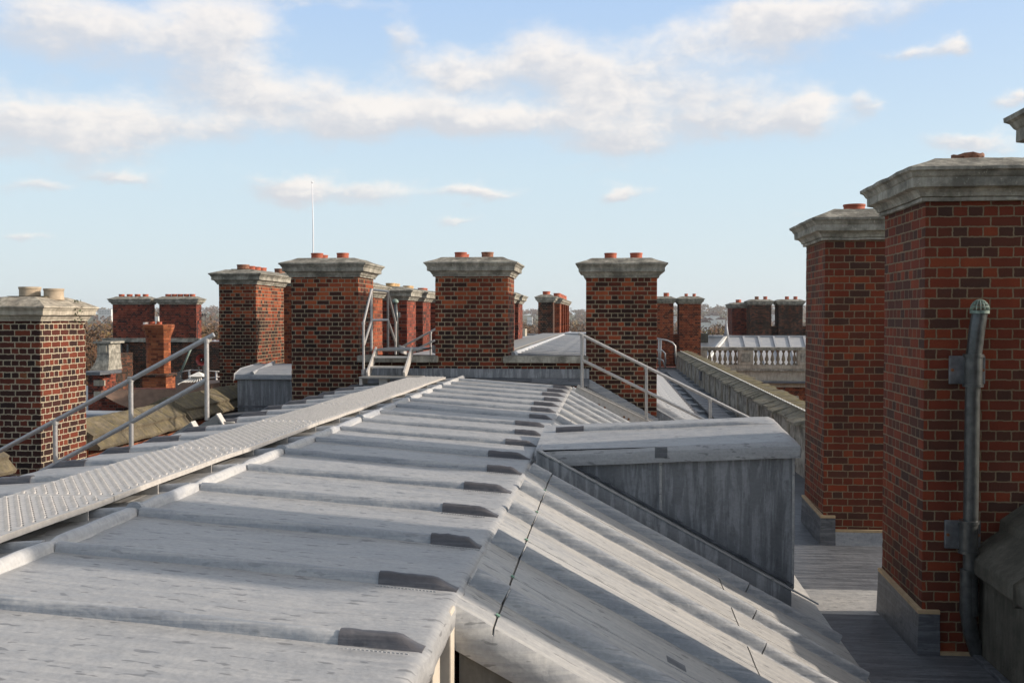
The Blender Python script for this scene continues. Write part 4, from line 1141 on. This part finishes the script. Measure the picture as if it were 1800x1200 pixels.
# brackets by the left handrail
bk = thing('stair_bracket', 'two aluminium channel ends with a hooked foot at the left roof edge', 'bracket', (XX(364, LYR), LYR, -1.25))
for (xa_, ya_, xb_, yb_, dy) in ((384, 727, 335, 762, 0), (339, 741, 290, 776, -.6)):
    a2, b2 = at(xa_, ya_, LYR + dy), at(xb_ - 60, yb_ + 34, LYR + dy)
    dd_ = (b2 - a2).normalized(); un = Vector((dd_.z, 0, -dd_.x)).normalized()
    if un.z < 0: un = -un
    MB().obox((a2 + b2) / 2 - un * .06, dd_, (0, 1, 0), un, (b2 - a2).length / 2, .006, .065).build('web', 'alu_dark', bk)
    MB().obox(a2 - un * .07, dd_, (0, 1, 0), un, .006, .06, .075).build('end_plate', 'alu', bk)
q = at(384, 742, LYR)
MB().tube([(q.x, LYR, q.z), (q.x + .1, LYR, q.z - .005), (q.x + .19, LYR, q.z)], .014, 8).build('hook', 'alu_dark', bk, smooth=True)
# far hooped railing
hr = thing('hooped_handrail', 'small hooped ladder rail standing in the far gutter by the slim orange stack', 'handrail', (XX(1175, 44), 44, -2.3))
HY = 44
hp = lambda a, b: tuple(at(a, b, HY))
for pts in ([hp(1150, 594), hp(1172, 598), hp(1182, 602), hp(1187, 608), hp(1188, 640)], [hp(1162, 597), hp(1160, 650)], [hp(1158, 596), hp(1158, 640)],
            [hp(1150, 614), hp(1164, 616), hp(1169, 621), hp(1170, 640)], [hp(1150, 628), hp(1165, 633), hp(1171, 648)]):
    mb = MB(); mb.tube(pts, .035, 8); mb.build('hoop', 'galv', hr, smooth=True)

# vent pipe by row C and mast
v2 = thing('vent_pipe', 'thin vent pipe with a green cowl in front of the stack with buff pots', 'pipe', (XX(694, 25), 25, -1))
mb = MB(); mb.tube([(XX(697, 25), 25, -1.2), (XX(697, 25), 25, ZZ(697, 560, 25)), (XX(695, 25), 25, ZZ(695, 533, 25))], .045, 10); mb.build('pipe', 'pipe', v2, smooth=True)
MB().lathe((XX(695, 25), 25, ZZ(695, 533, 25)), [(.06, 0), (.085, .03), (.07, .08), (.02, .11)], 12).build('cowl', 'copper', v2, smooth=True)
MB().box(XX(694, 25) , XX(702, 25), 25.06, 25.1, ZZ(697, 558, 25), ZZ(697, 549, 25)).build('lug_plate', 'plate', v2)
ms = thing('flag_mast', 'thin white mast rising above the stack left of the stile', 'mast', (XX(551, 60), 60, -3))
mb = MB(); mb.tube([(XX(551, 60), 60, -3), (XX(551, 60), 60, ZZ(551, 400, 60)), (XX(550, 60), 60, ZZ(550, 322, 60))], [.05, .035, .022], 10); mb.build('pole', 'white_line', ms, smooth=True)
MB().lathe((XX(550, 60), 60, ZZ(550, 322, 60)), [(.03, 0), (.06, .05), (.0, .12)], 10).build('finial', 'white_line', ms, smooth=True)

# fern on left cap
fe = thing('fern', 'small green weed rooted in the cap of the low stack at the left edge', 'plant', (LX + .05, 14.2, .1))
rnd = random.Random(3)
mb = MB()
for i in range(60):
    if i < 26: c = Vector((LX + .08 - .3 * rnd.random(), 14.15 - .1 * rnd.random(), .20 + .05 * rnd.random()))
    else: c = Vector((LX + .13 + .03 * rnd.random(), 13.95 + .1 * rnd.gauss(0, 1) * .6, .14 - .26 * rnd.random()))
    a = Vector((rnd.uniform(-1, 1), rnd.uniform(-1, 1), rnd.uniform(-1, 1))).normalized(); b = a.cross(Vector((rnd.random(), 1, .3))).normalized()
    l = .024
    mb.add([c - a * l * .4, c + b * l, c + a * l * .4, c - b * l], [(0, 1, 2, 3)])
mb.build('leaves', 'fern', fe)

# ------------------------------------------------------------------ left background details
tp = thing('tarpaulin', 'brown sheeting draped over a low roof, behind the left handrail', 'tarpaulin', (XX(270, 26), 26, -2.5))
rows = []
for j in range(10):
    t_ = j / 9; r_ = []
    for i in range(50):
        s_ = i / 49; px = 178 + (366 - 178) * s_
        top = 686 - 2 * math.sin(s_ * 3) if s_ < .68 else 686 - 14 * min(1, (s_ - .68) / .06) ** 1.5
        bot = 692 + 30 * (1 - (1 - min(1, s_ * 2.2)) ** 2)
        p = at(px, top + (bot - top) * t_, 26 - .5 * t_ + .03 * nz(i * .4, j * .5))
        r_.append(p)
    rows.append(r_)
MB().grid(rows).build('sheet', 'tarp', tp, smooth=True)
MB().box(XX(182, 26.2), XX(366, 26.2), 26.05, 28, -4, ZZ(270, 690, 26.2)).build('low_wall', 'brick_far', tp)
MB().box(XX(320, 26.2), XX(366, 26.2), 26.05, 28, ZZ(270, 690, 26.2), ZZ(340, 675, 26.2)).build('hump', 'tarp', tp)
lr = thing('roofed_building', 'low grey lead roof with stepped bays behind the mossy coping', 'roof', (XX(190, 24), 24, -3))
for i in range(5):
    y = 19.5 + i * 1.1
    MB().box(XX(90, y), XX(232 + 3 * i, y), y, y + 1.05, -4, -2.62 - .0 + .06 * i).build('bay', 'lead_roll', lr, bevel=.02)
# lantern
lt = thing('roof_lantern', 'white ribbed roof lantern with a finial behind the brown sheeting', 'lantern', (XX(348, 29), 29, -3))
lz = lambda y_: ZZ(348, y_, 29)
cx = XX(348, 29)
MB().add([(cx - .45, 28.6, lz(674)), (cx + .32, 28.6, lz(674)), (cx + .32, 29.4, lz(674)), (cx - .45, 29.4, lz(674)), (cx - .02, 28.98, lz(660)), (cx + .06, 28.98, lz(660)), (cx + .06, 29.02, lz(660)), (cx - .02, 29.02, lz(660))],
         [(0, 1, 5, 4), (1, 2, 6, 5), (2, 3, 7, 6), (3, 0, 4, 7), (4, 5, 6, 7)]).build('glazing', 'glass', lt)
for i in range(8):
    s_ = i / 7
    mb = MB(); mb.beam((cx - .45 + .77 * s_, 28.59, lz(674)), (cx - .02 + .08 * s_, 28.96, lz(659)), .035, .03); mb.build('rib', 'white', lt)
MB().add([(cx - .22, 28.75, lz(661)), (cx + .25, 28.75, lz(661)), (cx + .25, 29.2, lz(661)), (cx - .22, 29.2, lz(661)), (cx + .01, 29, lz(653))], [(0, 1, 4), (1, 2, 4), (2, 3, 4), (3, 0, 4)]).build('cap', 'white', lt)
MB().tube([(cx + .01, 29, lz(655)), (cx + .01, 29, lz(645))], .02, 6).build('finial', 'pipe', lt)
# white frame
wf = thing('window_frame', 'white painted dormer window with curved bars right of the orange fluted chimney', 'window', (XX(300, 31), 31, -3))
for (a, b, c, d_) in ((292, 655, 294.5, 686), (303, 655, 306, 684), (292, 655, 306, 657), (297.3, 657, 299, 686), (292, 668, 306, 669.5), (292, 682, 308, 686)):
    MB().box(XX(a, 31), XX(c, 31), 30.95, 31.05, ZZ(300, d_, 31), ZZ(300, b, 31)).build('bar', 'white', wf)
MB().box(XX(291, 31), XX(306, 31), 31.06, 31.5, ZZ(300, 690, 31), ZZ(300, 655, 31)).build('pane', 'glass', wf)
# red dish on mast
rd = thing('horn_speaker', 'round red horn with a dark centre on a short mast by the dark wall', 'horn', (XX(355, 32), 32, -3))
dc = at(356, 632, 32)
MB().tube([(dc.x - .02, 32.1, -3), (dc.x - .02, 32.1, dc.z)], .03, 8).build('mast', 'pipe', rd)
mb = MB()
n = 20; rs = [(.19, 0), (.165, .015), (.10, .10), (.05, .18)]
vs = [Vector((dc.x + r_ * math.cos(2 * math.pi * k / n), 31.9 + d_, dc.z + r_ * math.sin(2 * math.pi * k / n))) for r_, d_ in rs for k in range(n)]
mb.add(vs, [(i * n + k, i * n + (k + 1) % n, (i + 1) * n + (k + 1) % n, (i + 1) * n + k) for i in range(3) for k in range(n)])
mb.build('bell', 'red_paint', rd, smooth=True)
MB().tube([(dc.x, 31.93, dc.z), (dc.x, 32.02, dc.z)], .06, 14).build('driver', 'soot', rd)
MB().tube([(dc.x, 31.91, dc.z), (dc.x, 31.935, dc.z)], .02, 10).build('tip', 'white', rd)
# railing in the yard
yr = thing('handrail', 'grey guard rail with uprights in front of the dark wall, behind the left handrail', 'handrail', (XX(340, 33), 33, -3), 'galvanised tube handrails')
for (a, b, c, d_) in ((306, 656, 336, 650), (336, 650, 386, 653), (306, 670, 386, 662), (306, 682, 386, 676), (312, 655, 313, 690), (332, 650, 336, 690), (365, 651, 366, 690), (380, 653, 381, 690), (318, 654, 338, 607)):
    mb = MB(); mb.tube([tuple(at(a, b, 33)), tuple(at(c, d_, 33))], .035 if c - a < 25 else .022, 6); mb.build('tube', 'copper' if a == 318 else 'galv', yr, smooth=True)
bxs = thing('white_box', 'open white framed box at the foot of the stack with the sunlit side', 'box', (XX(378, 27), 27, -2.6))
for (a, b, c, d_) in ((366, 674, 384, 676), (366, 674, 368, 690), (382, 674, 384, 690), (364, 686, 386, 688)):
    MB().box(XX(a, 27), XX(c, 27), 26.9, 27.0, ZZ(370, d_, 27), ZZ(370, b, 27)).build('frame', 'white', bxs)
MB().box(XX(368, 27), XX(382, 27), 27.01, 27.6, ZZ(370, 688, 27), ZZ(370, 676, 27)).build('panel', 'pipe', bxs)
# aerial by F2
ae = thing('tv_aerial', 'small television aerial on the right side of the far broad stack', 'aerial', (XX(350, 44), 44, -1))
for pts in ([at(347, 600, 44), at(347, 568, 44), at(356, 553, 44)], [at(349, 553, 44), at(364, 553, 44)], [at(351, 550, 44), at(352, 557, 44)], [at(356, 550, 44), at(357, 557, 44)], [at(360, 550, 44), at(361, 557, 44)]):
    mb = MB(); mb.tube(pts, .016, 6); mb.build('rod', 'cable', ae)

# lead hip roof piece left far (370,600)
hf = thing('roofed_building', 'pale hipped lead roof just left of the sunlit stack in the distance', 'roof', (XX(370, 48), 48, -2))
MB().add([at(352, 612, 48), at(400, 612, 48), at(400, 598, 49.5), at(358, 598, 49.5)], [(0, 1, 2, 3)]).build('sheet', 'lead_roll', hf)
for i in range(4):
    mb = MB(); mb.beam(at(356 + 10 * i, 611, 47.95), at(360 + 9 * i, 598, 49.4), .08, .06); mb.build('roll', 'lead_white', hf)
MB().box(XX(356, 49.5), XX(402, 49.5), 49.5, 51, -6, ZZ(370, 598, 49.5)).build('wall', 'brick_far', hf)

# ------------------------------------------------------------------ balustrade building on the right
B = 52.0
bz = lambda y_: ZZ(1330, y_, B)
bb = thing('stone_building', 'red brick and stone building end with a white cornice behind the stained wall', 'building', (XX(1340, B), B, -20))
bx0, bx1 = XX(1222, B), XX(1560, B)
MB().box(bx0, bx1, B + .1, B + 9, -20, bz(680)).build('wall', 'brick_orange', bb)
MB().box(bx0, bx1, B - .05, B + 9.05, bz(680), bz(673)).build('stone_band', 'stone_light', bb)
MB().box(bx0 - .1, bx1, B - .35, B + 9, bz(673), bz(669)).build('cornice', 'lead_drk', bb, bevel=.03)
MB().box(bx0, bx1, B, B + 9, bz(669), bz(652)).build('frieze', 'stone_light', bb)
MB().box(bx0 - .1, bx1, B - .12, B + 9, bz(652), bz(648)).build('moulding', 'stone', bb, bevel=.02)
MB().prism([(XX(1364, B - .2), bz(700)), (XX(1405, B - .2), bz(700)), (XX(1405, B - .2), bz(695)), (XX(1368, B - .2), bz(697))], 'y', B - .2, B + .1).build('window_head', 'stone_light', bb)
MB().box(XX(1398, B - .2), XX(1405, B - .2), B - .15, B + .1, bz(712), bz(700)).build('window_jamb', 'stone_light', bb)
bal = thing('stone_balustrade', 'stone balustrade with turned balusters and panelled piers in front of the pale lead roof', 'balustrade', (XX(1340, B), B, bz(648)))
MB().box(bx0, bx1, B - .12, B + .32, bz(616), bz(610)).build('top_rail', 'stone', bal, bevel=.03)
MB().box(bx0, bx1, B - .08, B + .28, bz(648), bz(641)).build('plinth', 'stone_light', bal, bevel=.02)
piers = [(1229, 1243), (1298, 1324), (1402, 1428), (1506, 1530)]
for a, b in piers:
    pr_ = MB().box(XX(a, B), XX(b, B), B - .1, B + .3, bz(641), bz(616)).build('pier', 'stone_light', bal)
    MB().box(XX(a + 5, B), XX(b - 5, B), B - .13, B - .1, bz(636), bz(621)).build('panel', 'stone', pr_)
zz0, zz1 = bz(641), bz(616); hh = zz1 - zz0
for (a, b) in ((1243, 1298), (1324, 1402), (1428, 1506)):
    n = round((b - a) / 9.2)
    for i in range(n):
        p = a + (b - a) * (i + .5) / n
        MB().lathe((XX(p, B + .1), B + .1, zz0), [(.085, 0), (.085, hh * .1), (.04, hh * .16), (.10, hh * .36), (.085, hh * .5), (.04, hh * .75), (.045, hh * .85), (.08, hh * .9), (.08, hh)], 10).build('baluster', 'stone_tan', bal, smooth=True)
# hipped pale lead roof
hp_ = thing('roofed_building', 'pale hipped lead roof with raised seams and a spike behind the balustrade', 'roof', (XX(1340, B), B + 3, bz(640)))
ey, ez = B + .8, bz(643); ry, rz = B + 4.2, ZZ(1330, 592, B + 4.2)
e0, e1 = XX(1236, ey), XX(1560, ey); r0, r1 = XX(1277, ry), XX(1560, ry)
MB().add([(e0, ey, ez), (e1, ey, ez), (r1, ry, rz), (r0, ry, rz), (e0, ey + 7, ez)], [(0, 1, 2, 3), (0, 3, 4)]).build('sheet', 'lead_white', hp_)
for i in range(11):
    px = 1280 + 26.6 * i
    xr = XX(px, ry); xe = XX(px + 13, ey)
    if i == 0: xe = XX(1290, ey)
    mb = MB(); mb.beam((xe, ey, ez + .03), (xr, ry, rz + .03), .10, .08); mb.build('seam', 'lead_white', hp_)
mb = MB(); mb.beam((e0, ey, ez + .03), (r0, ry, rz + .03), .16, .12); mb.build('hip_roll', 'white', hp_)
mb = MB(); mb.beam((r0, ry, rz + .03), (r1, ry, rz + .03), .14, .1); mb.build('ridge_roll', 'lead_white', hp_)
MB().tube([(r0, ry, rz), (r0, ry, rz + .3), (r0, ry, ZZ(1277, 563, ry))], [.16, .10, .02], 8).build('spike', 'lead_roll', hp_, smooth=True)
# dark slate-blue roof left of it
dr = thing('roofed_building', 'dark blue lead roof with hatch between the square orange stack and the hipped roof', 'roof', (XX(1260, 60), 60, -3))
MB().add([at(1228, 616, 57), at(1300, 616, 57), at(1300, 594, 62), at(1228, 594, 62)], [(0, 1, 2, 3)]).build('sheet', 'lead_drk', dr)
MB().box(XX(1232, 60), XX(1245, 60), 60, 61.5, -4, ZZ(1240, 586, 60)).build('hatch', 'stone_dull', dr)
MB().box(XX(1246, 62), XX(1292, 62), 62, 64, -4, ZZ(1240, 590, 62)).build('upstand', 'lead_roll', dr)
MB().tube([at(1253, 588, 61), at(1253, 588, 63)], .05, 6).build('pipe', 'pipe', dr)
# grey cabin at the end of far roof (1000-1030)
cb = thing('roof_hatch', 'low grey hatch with a pale lid at the far end of the flat roof', 'hatch', (XX(1012, 42), 42, -1))
MB().box(XX(992, 40), XX(1034, 40), 40, 43, -1.2, ZZ(1010, 589, 40)).build('box', 'lead_drk', cb)
MB().box(XX(990, 40), XX(1036, 40), 39.8, 43.2, ZZ(1010, 589, 40), ZZ(1010, 585.5, 40)).build('lid', 'lead_roll', cb)
MB().box(XX(1005, 39.9), XX(1007, 39.9), 39.9, 40, -1.2, ZZ(1010, 590, 40)).build('post', 'stone_dull', cb)
tag(MB().box(XX(922, 44), XX(945, 44), 44, 46, -1.6, ZZ(930, 588, 44)).build('low_parapet', 'lead_drk'), 'dark blue low parapet left of the stack at the end of the flat roof', 'wall')
tag(MB().box(XX(918, 43), XX(923, 43), 43, 44, -1.6, ZZ(920, 578, 43)).build('stone_post', 'stone_light'), 'pale stone post beside the pair of stacks peeping out right of the middle stack', 'post')
# other buildings under the roofs on both sides, so the view between things is closed
ob = thing('brick_building', 'brick building range below the far stacks on the left', 'building', (-24, 40, -20))
MB().box(-45, -9.6, 18.5, 60, -20, -4.4).build('wall', 'brick_far', ob)
MB().box(-45.2, -9.5, 18.3, 60, -4.4, -4.2).build('roof', 'lead_drk', ob)
ob2 = thing('brick_building', 'brick building range carrying the three dark stacks beyond the balustrade', 'building', (20, 68, -20))
MB().box(XX(1228, 58), 40, 57.5, 80, -20, -3.0).build('wall', 'brick_far', ob2)
MB().box(XX(1228, 58), 40, 57.4, 80, -3.0, -2.9).build('roof', 'lead_drk', ob2)
MB().box(-9.2, XX(1228, 58) - .1, 49, 66, -19.9, -2.6).build('wing', 'brick_far', ob2)

#TERRAIN
# ------------------------------------------------------------------ ground, hills, woods, houses
GZ = -20.0
t = NT('grass_ground')
o_ = t.mp('Object', (1, 1, 1))
c = t.mix(t.ramp(t.noise(o_, .02, 5), [(.4, 0.0), (.6, 1.0)]), (.075, .085, .03), (.12, .10, .055))
M['ground'] = t.done(c, .95, 0, .1)
def hill(x, y):
    d = math.hypot(x, y)
    az = math.degrees(math.atan2(x, y))
    base = max(0, min(1, (d - 900) / 1300)); base = base * base * (3 - 2 * base)
    h = 24 + 12 * math.exp(-((az - 8) / 6) ** 2) + 5 * math.exp(-((az + 22) / 5) ** 2) + 5 * nz(az * .22, 1) + 3 * nz(az * .9, 2)
    return GZ + base * h
rings = [0, 60, 150, 300, 500, 700, 900, 1100, 1300, 1500, 1700, 1900, 2100, 2300, 2600]
rows = []
for r_ in rings:
    rows.append([(r_ * math.sin(a_), r_ * math.cos(a_), hill(r_ * math.sin(a_), r_ * math.cos(a_))) for a_ in [2 * math.pi * k / 240 for k in range(241)]])
g = MB().grid(rows).build('ground', 'ground'); struct(g)

def leaf_mat(name, c1, c2, c3):
    t = NT(name)
    n1 = t.noise(t.mp('Object', (1, 1, 1)), .35, 3, .6)
    n2 = t.noise(t.mp('Object', (1, 1, 1)), .045, 3, .6)
    c = t.mix(t.ramp(n1, [(.35, 0.0), (.65, 1.0)]), c1, c2)
    c = t.mix(t.ramp(n2, [(.42, 0.0), (.62, .8)]), c, c3)
    return t.done(c, .9, 0, .1)
M['wood'] = leaf_mat('autumn_wood', (.10, .050, .026), (.19, .085, .035), (.15, .105, .03))
M['leaf_brown'] = leaf_mat('brown_leaf', (.10, .05, .03), (.16, .085, .05), (.10, .08, .035))
M['leaf_yellow'] = leaf_mat('yellow_leaf', (.22, .17, .03), (.16, .15, .03), (.30, .20, .04))
M['leaf_green'] = leaf_mat('dull_green_leaf', (.05, .06, .02), (.08, .085, .03), (.11, .09, .03))
M['bark'] = plain('bark', (.07, .05, .035), .9, 0, .4, 3)

def crown(mb, c, rx, rz, n, leaf, rnd):
    lobes = [(Vector((rnd.gauss(0, .45) * rx, rnd.gauss(0, .45) * rx, rnd.uniform(-.55, .65) * rz)), rnd.uniform(.28, .55)) for _ in range(9)]
    for i in range(n):
        lc, lr = lobes[rnd.randrange(9)]
        d = Vector((rnd.gauss(0, 1), rnd.gauss(0, 1), rnd.gauss(0, 1))).normalized() * (rnd.random() ** .45)
        p = Vector(c) + lc + Vector((d.x * rx * lr, d.y * rx * lr, d.z * rz * lr))
        a = Vector((rnd.gauss(0, 1), rnd.gauss(0, 1), rnd.gauss(0, 1))).normalized()
        b = a.cross(Vector((rnd.gauss(0, 1), rnd.gauss(0, 1), rnd.gauss(0, 1)))).normalized()
        l = leaf * rnd.uniform(.6, 1.4)
        mb.add([p - a * l, p + b * l * .6, p + a * l], [(0, 1, 2)])
def tree_at(px, Yd, top, w, label, mat, n=1500, leaf=.35, seed=0):
    rnd = random.Random(seed)
    p = at(px, top, Yd); x, zt2 = p.x, p.z
    hgt = zt2 - GZ
    tt = thing('tree', label, 'tree', (x, Yd, GZ))
    mb = MB(); mb.tube([(x, Yd, GZ), (x + .2, Yd, GZ + hgt * .3), (x, Yd + .2, GZ + hgt * .7), (x, Yd, zt2 - .8)], [.45, .33, .16, .04], 8)
    for k in range(16):
        z = GZ + hgt * rnd.uniform(.3, .8); a_ = rnd.uniform(0, 6.28); l = w * rnd.uniform(.45, .9)
        mb.tube([(x, Yd, z), (x + math.cos(a_) * l * .5, Yd + math.sin(a_) * l * .5, z + l * .45), (x + math.cos(a_) * l, Yd + math.sin(a_) * l, z + l * .8)], [.12, .07, .02], 5)
    mb.build('trunk', 'bark', tt)
    mb = MB(); crown(mb, (x, Yd, GZ + hgt * .66), w, hgt * .36, n, leaf, rnd)
    mb.build('crown', mat, tt)
TR = [(160, 62, 612, 3.2, 'yellow leaved tree rising behind the low stack at the left edge', 'leaf_yellow', 9),
      (176, 110, 556, 7.5, 'tall brown autumn tree left of the pair of broad stacks', 'leaf_brown', 1),
      (133, 130, 566, 8, 'brown tree mostly behind the low stack at the left edge', 'leaf_brown', 2),
      (371, 130, 560, 8, 'pale brown bare tree between the broad stacks and the sunlit stack', 'leaf_brown', 3),
      (271, 140, 570, 7, 'brown tree glimpsed through the slot between the pair of broad stacks', 'leaf_brown', 4),
      (894, 190, 572, 8, 'dull green tree right of the middle stack, near the pale post', 'leaf_green', 5),
      (932, 210, 570, 9, 'brown tree just left of the dark stack on the flat roof', 'leaf_brown', 6),
      (1012, 200, 566, 8, 'brown tree above the roof hatch beside the stack right of centre', 'leaf_brown', 7),
      (1247, 190, 566, 6, 'yellowish tree right of the square orange stack', 'leaf_yellow', 8),
      (1270, 230, 566, 8, 'brown tree behind the lead spike of the hipped roof', 'leaf_brown', 10)]
for (px, Yd, top, w, lab, mt, sd_) in TR: tree_at(px, Yd, top, w, lab, mt, 2600, .30 if Yd > 80 else .16, sd_)
# far wood as one mass
rnd = random.Random(77); mb = MB()
for i in range(2600):
    az = R(rnd.uniform(-34, 20)); d = 200 + 2000 * rnd.random() ** .9
    x, y = d * math.sin(az), d * math.cos(az)
    h = rnd.uniform(11, 17) * (1.0 if d > 300 else .9)
    if d > 1000: h *= .8
    crown(mb, (x, y, hill(x, y) + h * .55), rnd.uniform(5, 9), h * .5, 110 if d < 500 else (70 if d < 900 else 36), 1.0 if d < 500 else (1.5 if d < 900 else 2.6), rnd)
w_ = mb.build('woodland', 'wood', recalc=False); w_['kind'] = 'stuff'
w_['label'] = 'brown autumn woodland stretching to the skyline between the chimney stacks'; w_['category'] = 'woodland'
# houses on the hillside
M['house_wall'] = plain('white_render', (.70, .68, .64), .8, 0, .1, 1)
M['house_roof'] = plain('house_tiles', (.17, .10, .08), .85, 0, .3, 1)
M['window_dark'] = plain('window_dark', (.05, .055, .06), .3, 0, .1)
def house(px, py, d, w, h, label, group=None, flat=False):
    q = ray(px, py); q = q * (d / math.hypot(q.x, q.y)); x, y, z = q
    zg = hill(x, y)
    tt = thing('house' if not flat else 'white_block', label, 'house' if not flat else 'building', (x, y, zg), group)
    MB().box(x - w / 2, x + w / 2, y, y + w * .7, min(zg, z - h), z).build('wall', 'house_wall', tt)
    if not flat:
        MB().prism([(x - w * .55, z), (x + w * .55, z), (x, z + w * .33)], 'y', y - .3, y + w * .7 + .3).build('roof', 'house_roof', tt)
    nw = 2 if not flat else 8
    if group: return
    for k in range(nw):
        for lv in range(2 if not flat else 3):
            cx_ = x - w / 2 + w * (k + .5) / nw; cz = z - h * (.3 + .45 * lv * (1 if not flat else .6))
            MB().box(cx_ - w / nw * .28, cx_ + w / nw * .28, y - .08, y - .01, cz - .45, cz + .35).build('window', 'window_dark', tt)
HG = 'white houses on the far hillside'
rnd = random.Random(12)
for i in range(15):
    px = 1238 + 54 * rnd.random(); py = 548 + 24 * rnd.random() ** 1.4
    house(px, py, 1500 - (py - 548) * 42 + rnd.uniform(-40, 40), rnd.uniform(5, 9), rnd.uniform(3.0, 4.5), 'small white house among trees on the far hillside right of the square orange stack', HG)
for i, (px, py) in enumerate(((1181, 556), (1187, 561), (1361, 553), (1364, 560))):
    house(px, py, 1200 + 90 * i, 11, 6, ['pale house in the narrow gap left of the square orange stack, upper', 'pale house in the narrow gap left of the square orange stack, lower',
          'pale house in the gap between the two dark stacks, upper', 'pale house in the gap between the two dark stacks, lower'][i])
house(184, 543.5, 1500, 18, 7, 'long white office block on the skyline left of the broad stacks', None, True)
house(272, 556, 900, 6, 14, 'white block seen in the slot between the broad stacks', None, True)
house(931, 557, 1000, 5, 14, 'small pinkish tower block on the skyline left of the dark stack', None, True)
#HAZE
hz_ = MB().box(-2650, 2650, -2650, 2650, -22.0, 34.0).build('haze', 'soot'); hz_['kind'] = 'stuff'
hm = bpy.data.materials.new('haze'); hm.use_nodes = True
hn = hm.node_tree; hn.nodes.clear()
ho = hn.nodes.new('ShaderNodeOutputMaterial'); hv = hn.nodes.new('ShaderNodeVolumePrincipled')
hv.inputs['Color'].default_value = (.96, .98, 1, 1); hv.inputs['Density'].default_value = .00016; hv.inputs['Anisotropy'].default_value = .2
hn.links.new(hv.outputs[0], ho.inputs['Volume'])
hz_.data.materials.clear(); hz_.data.materials.append(hm)
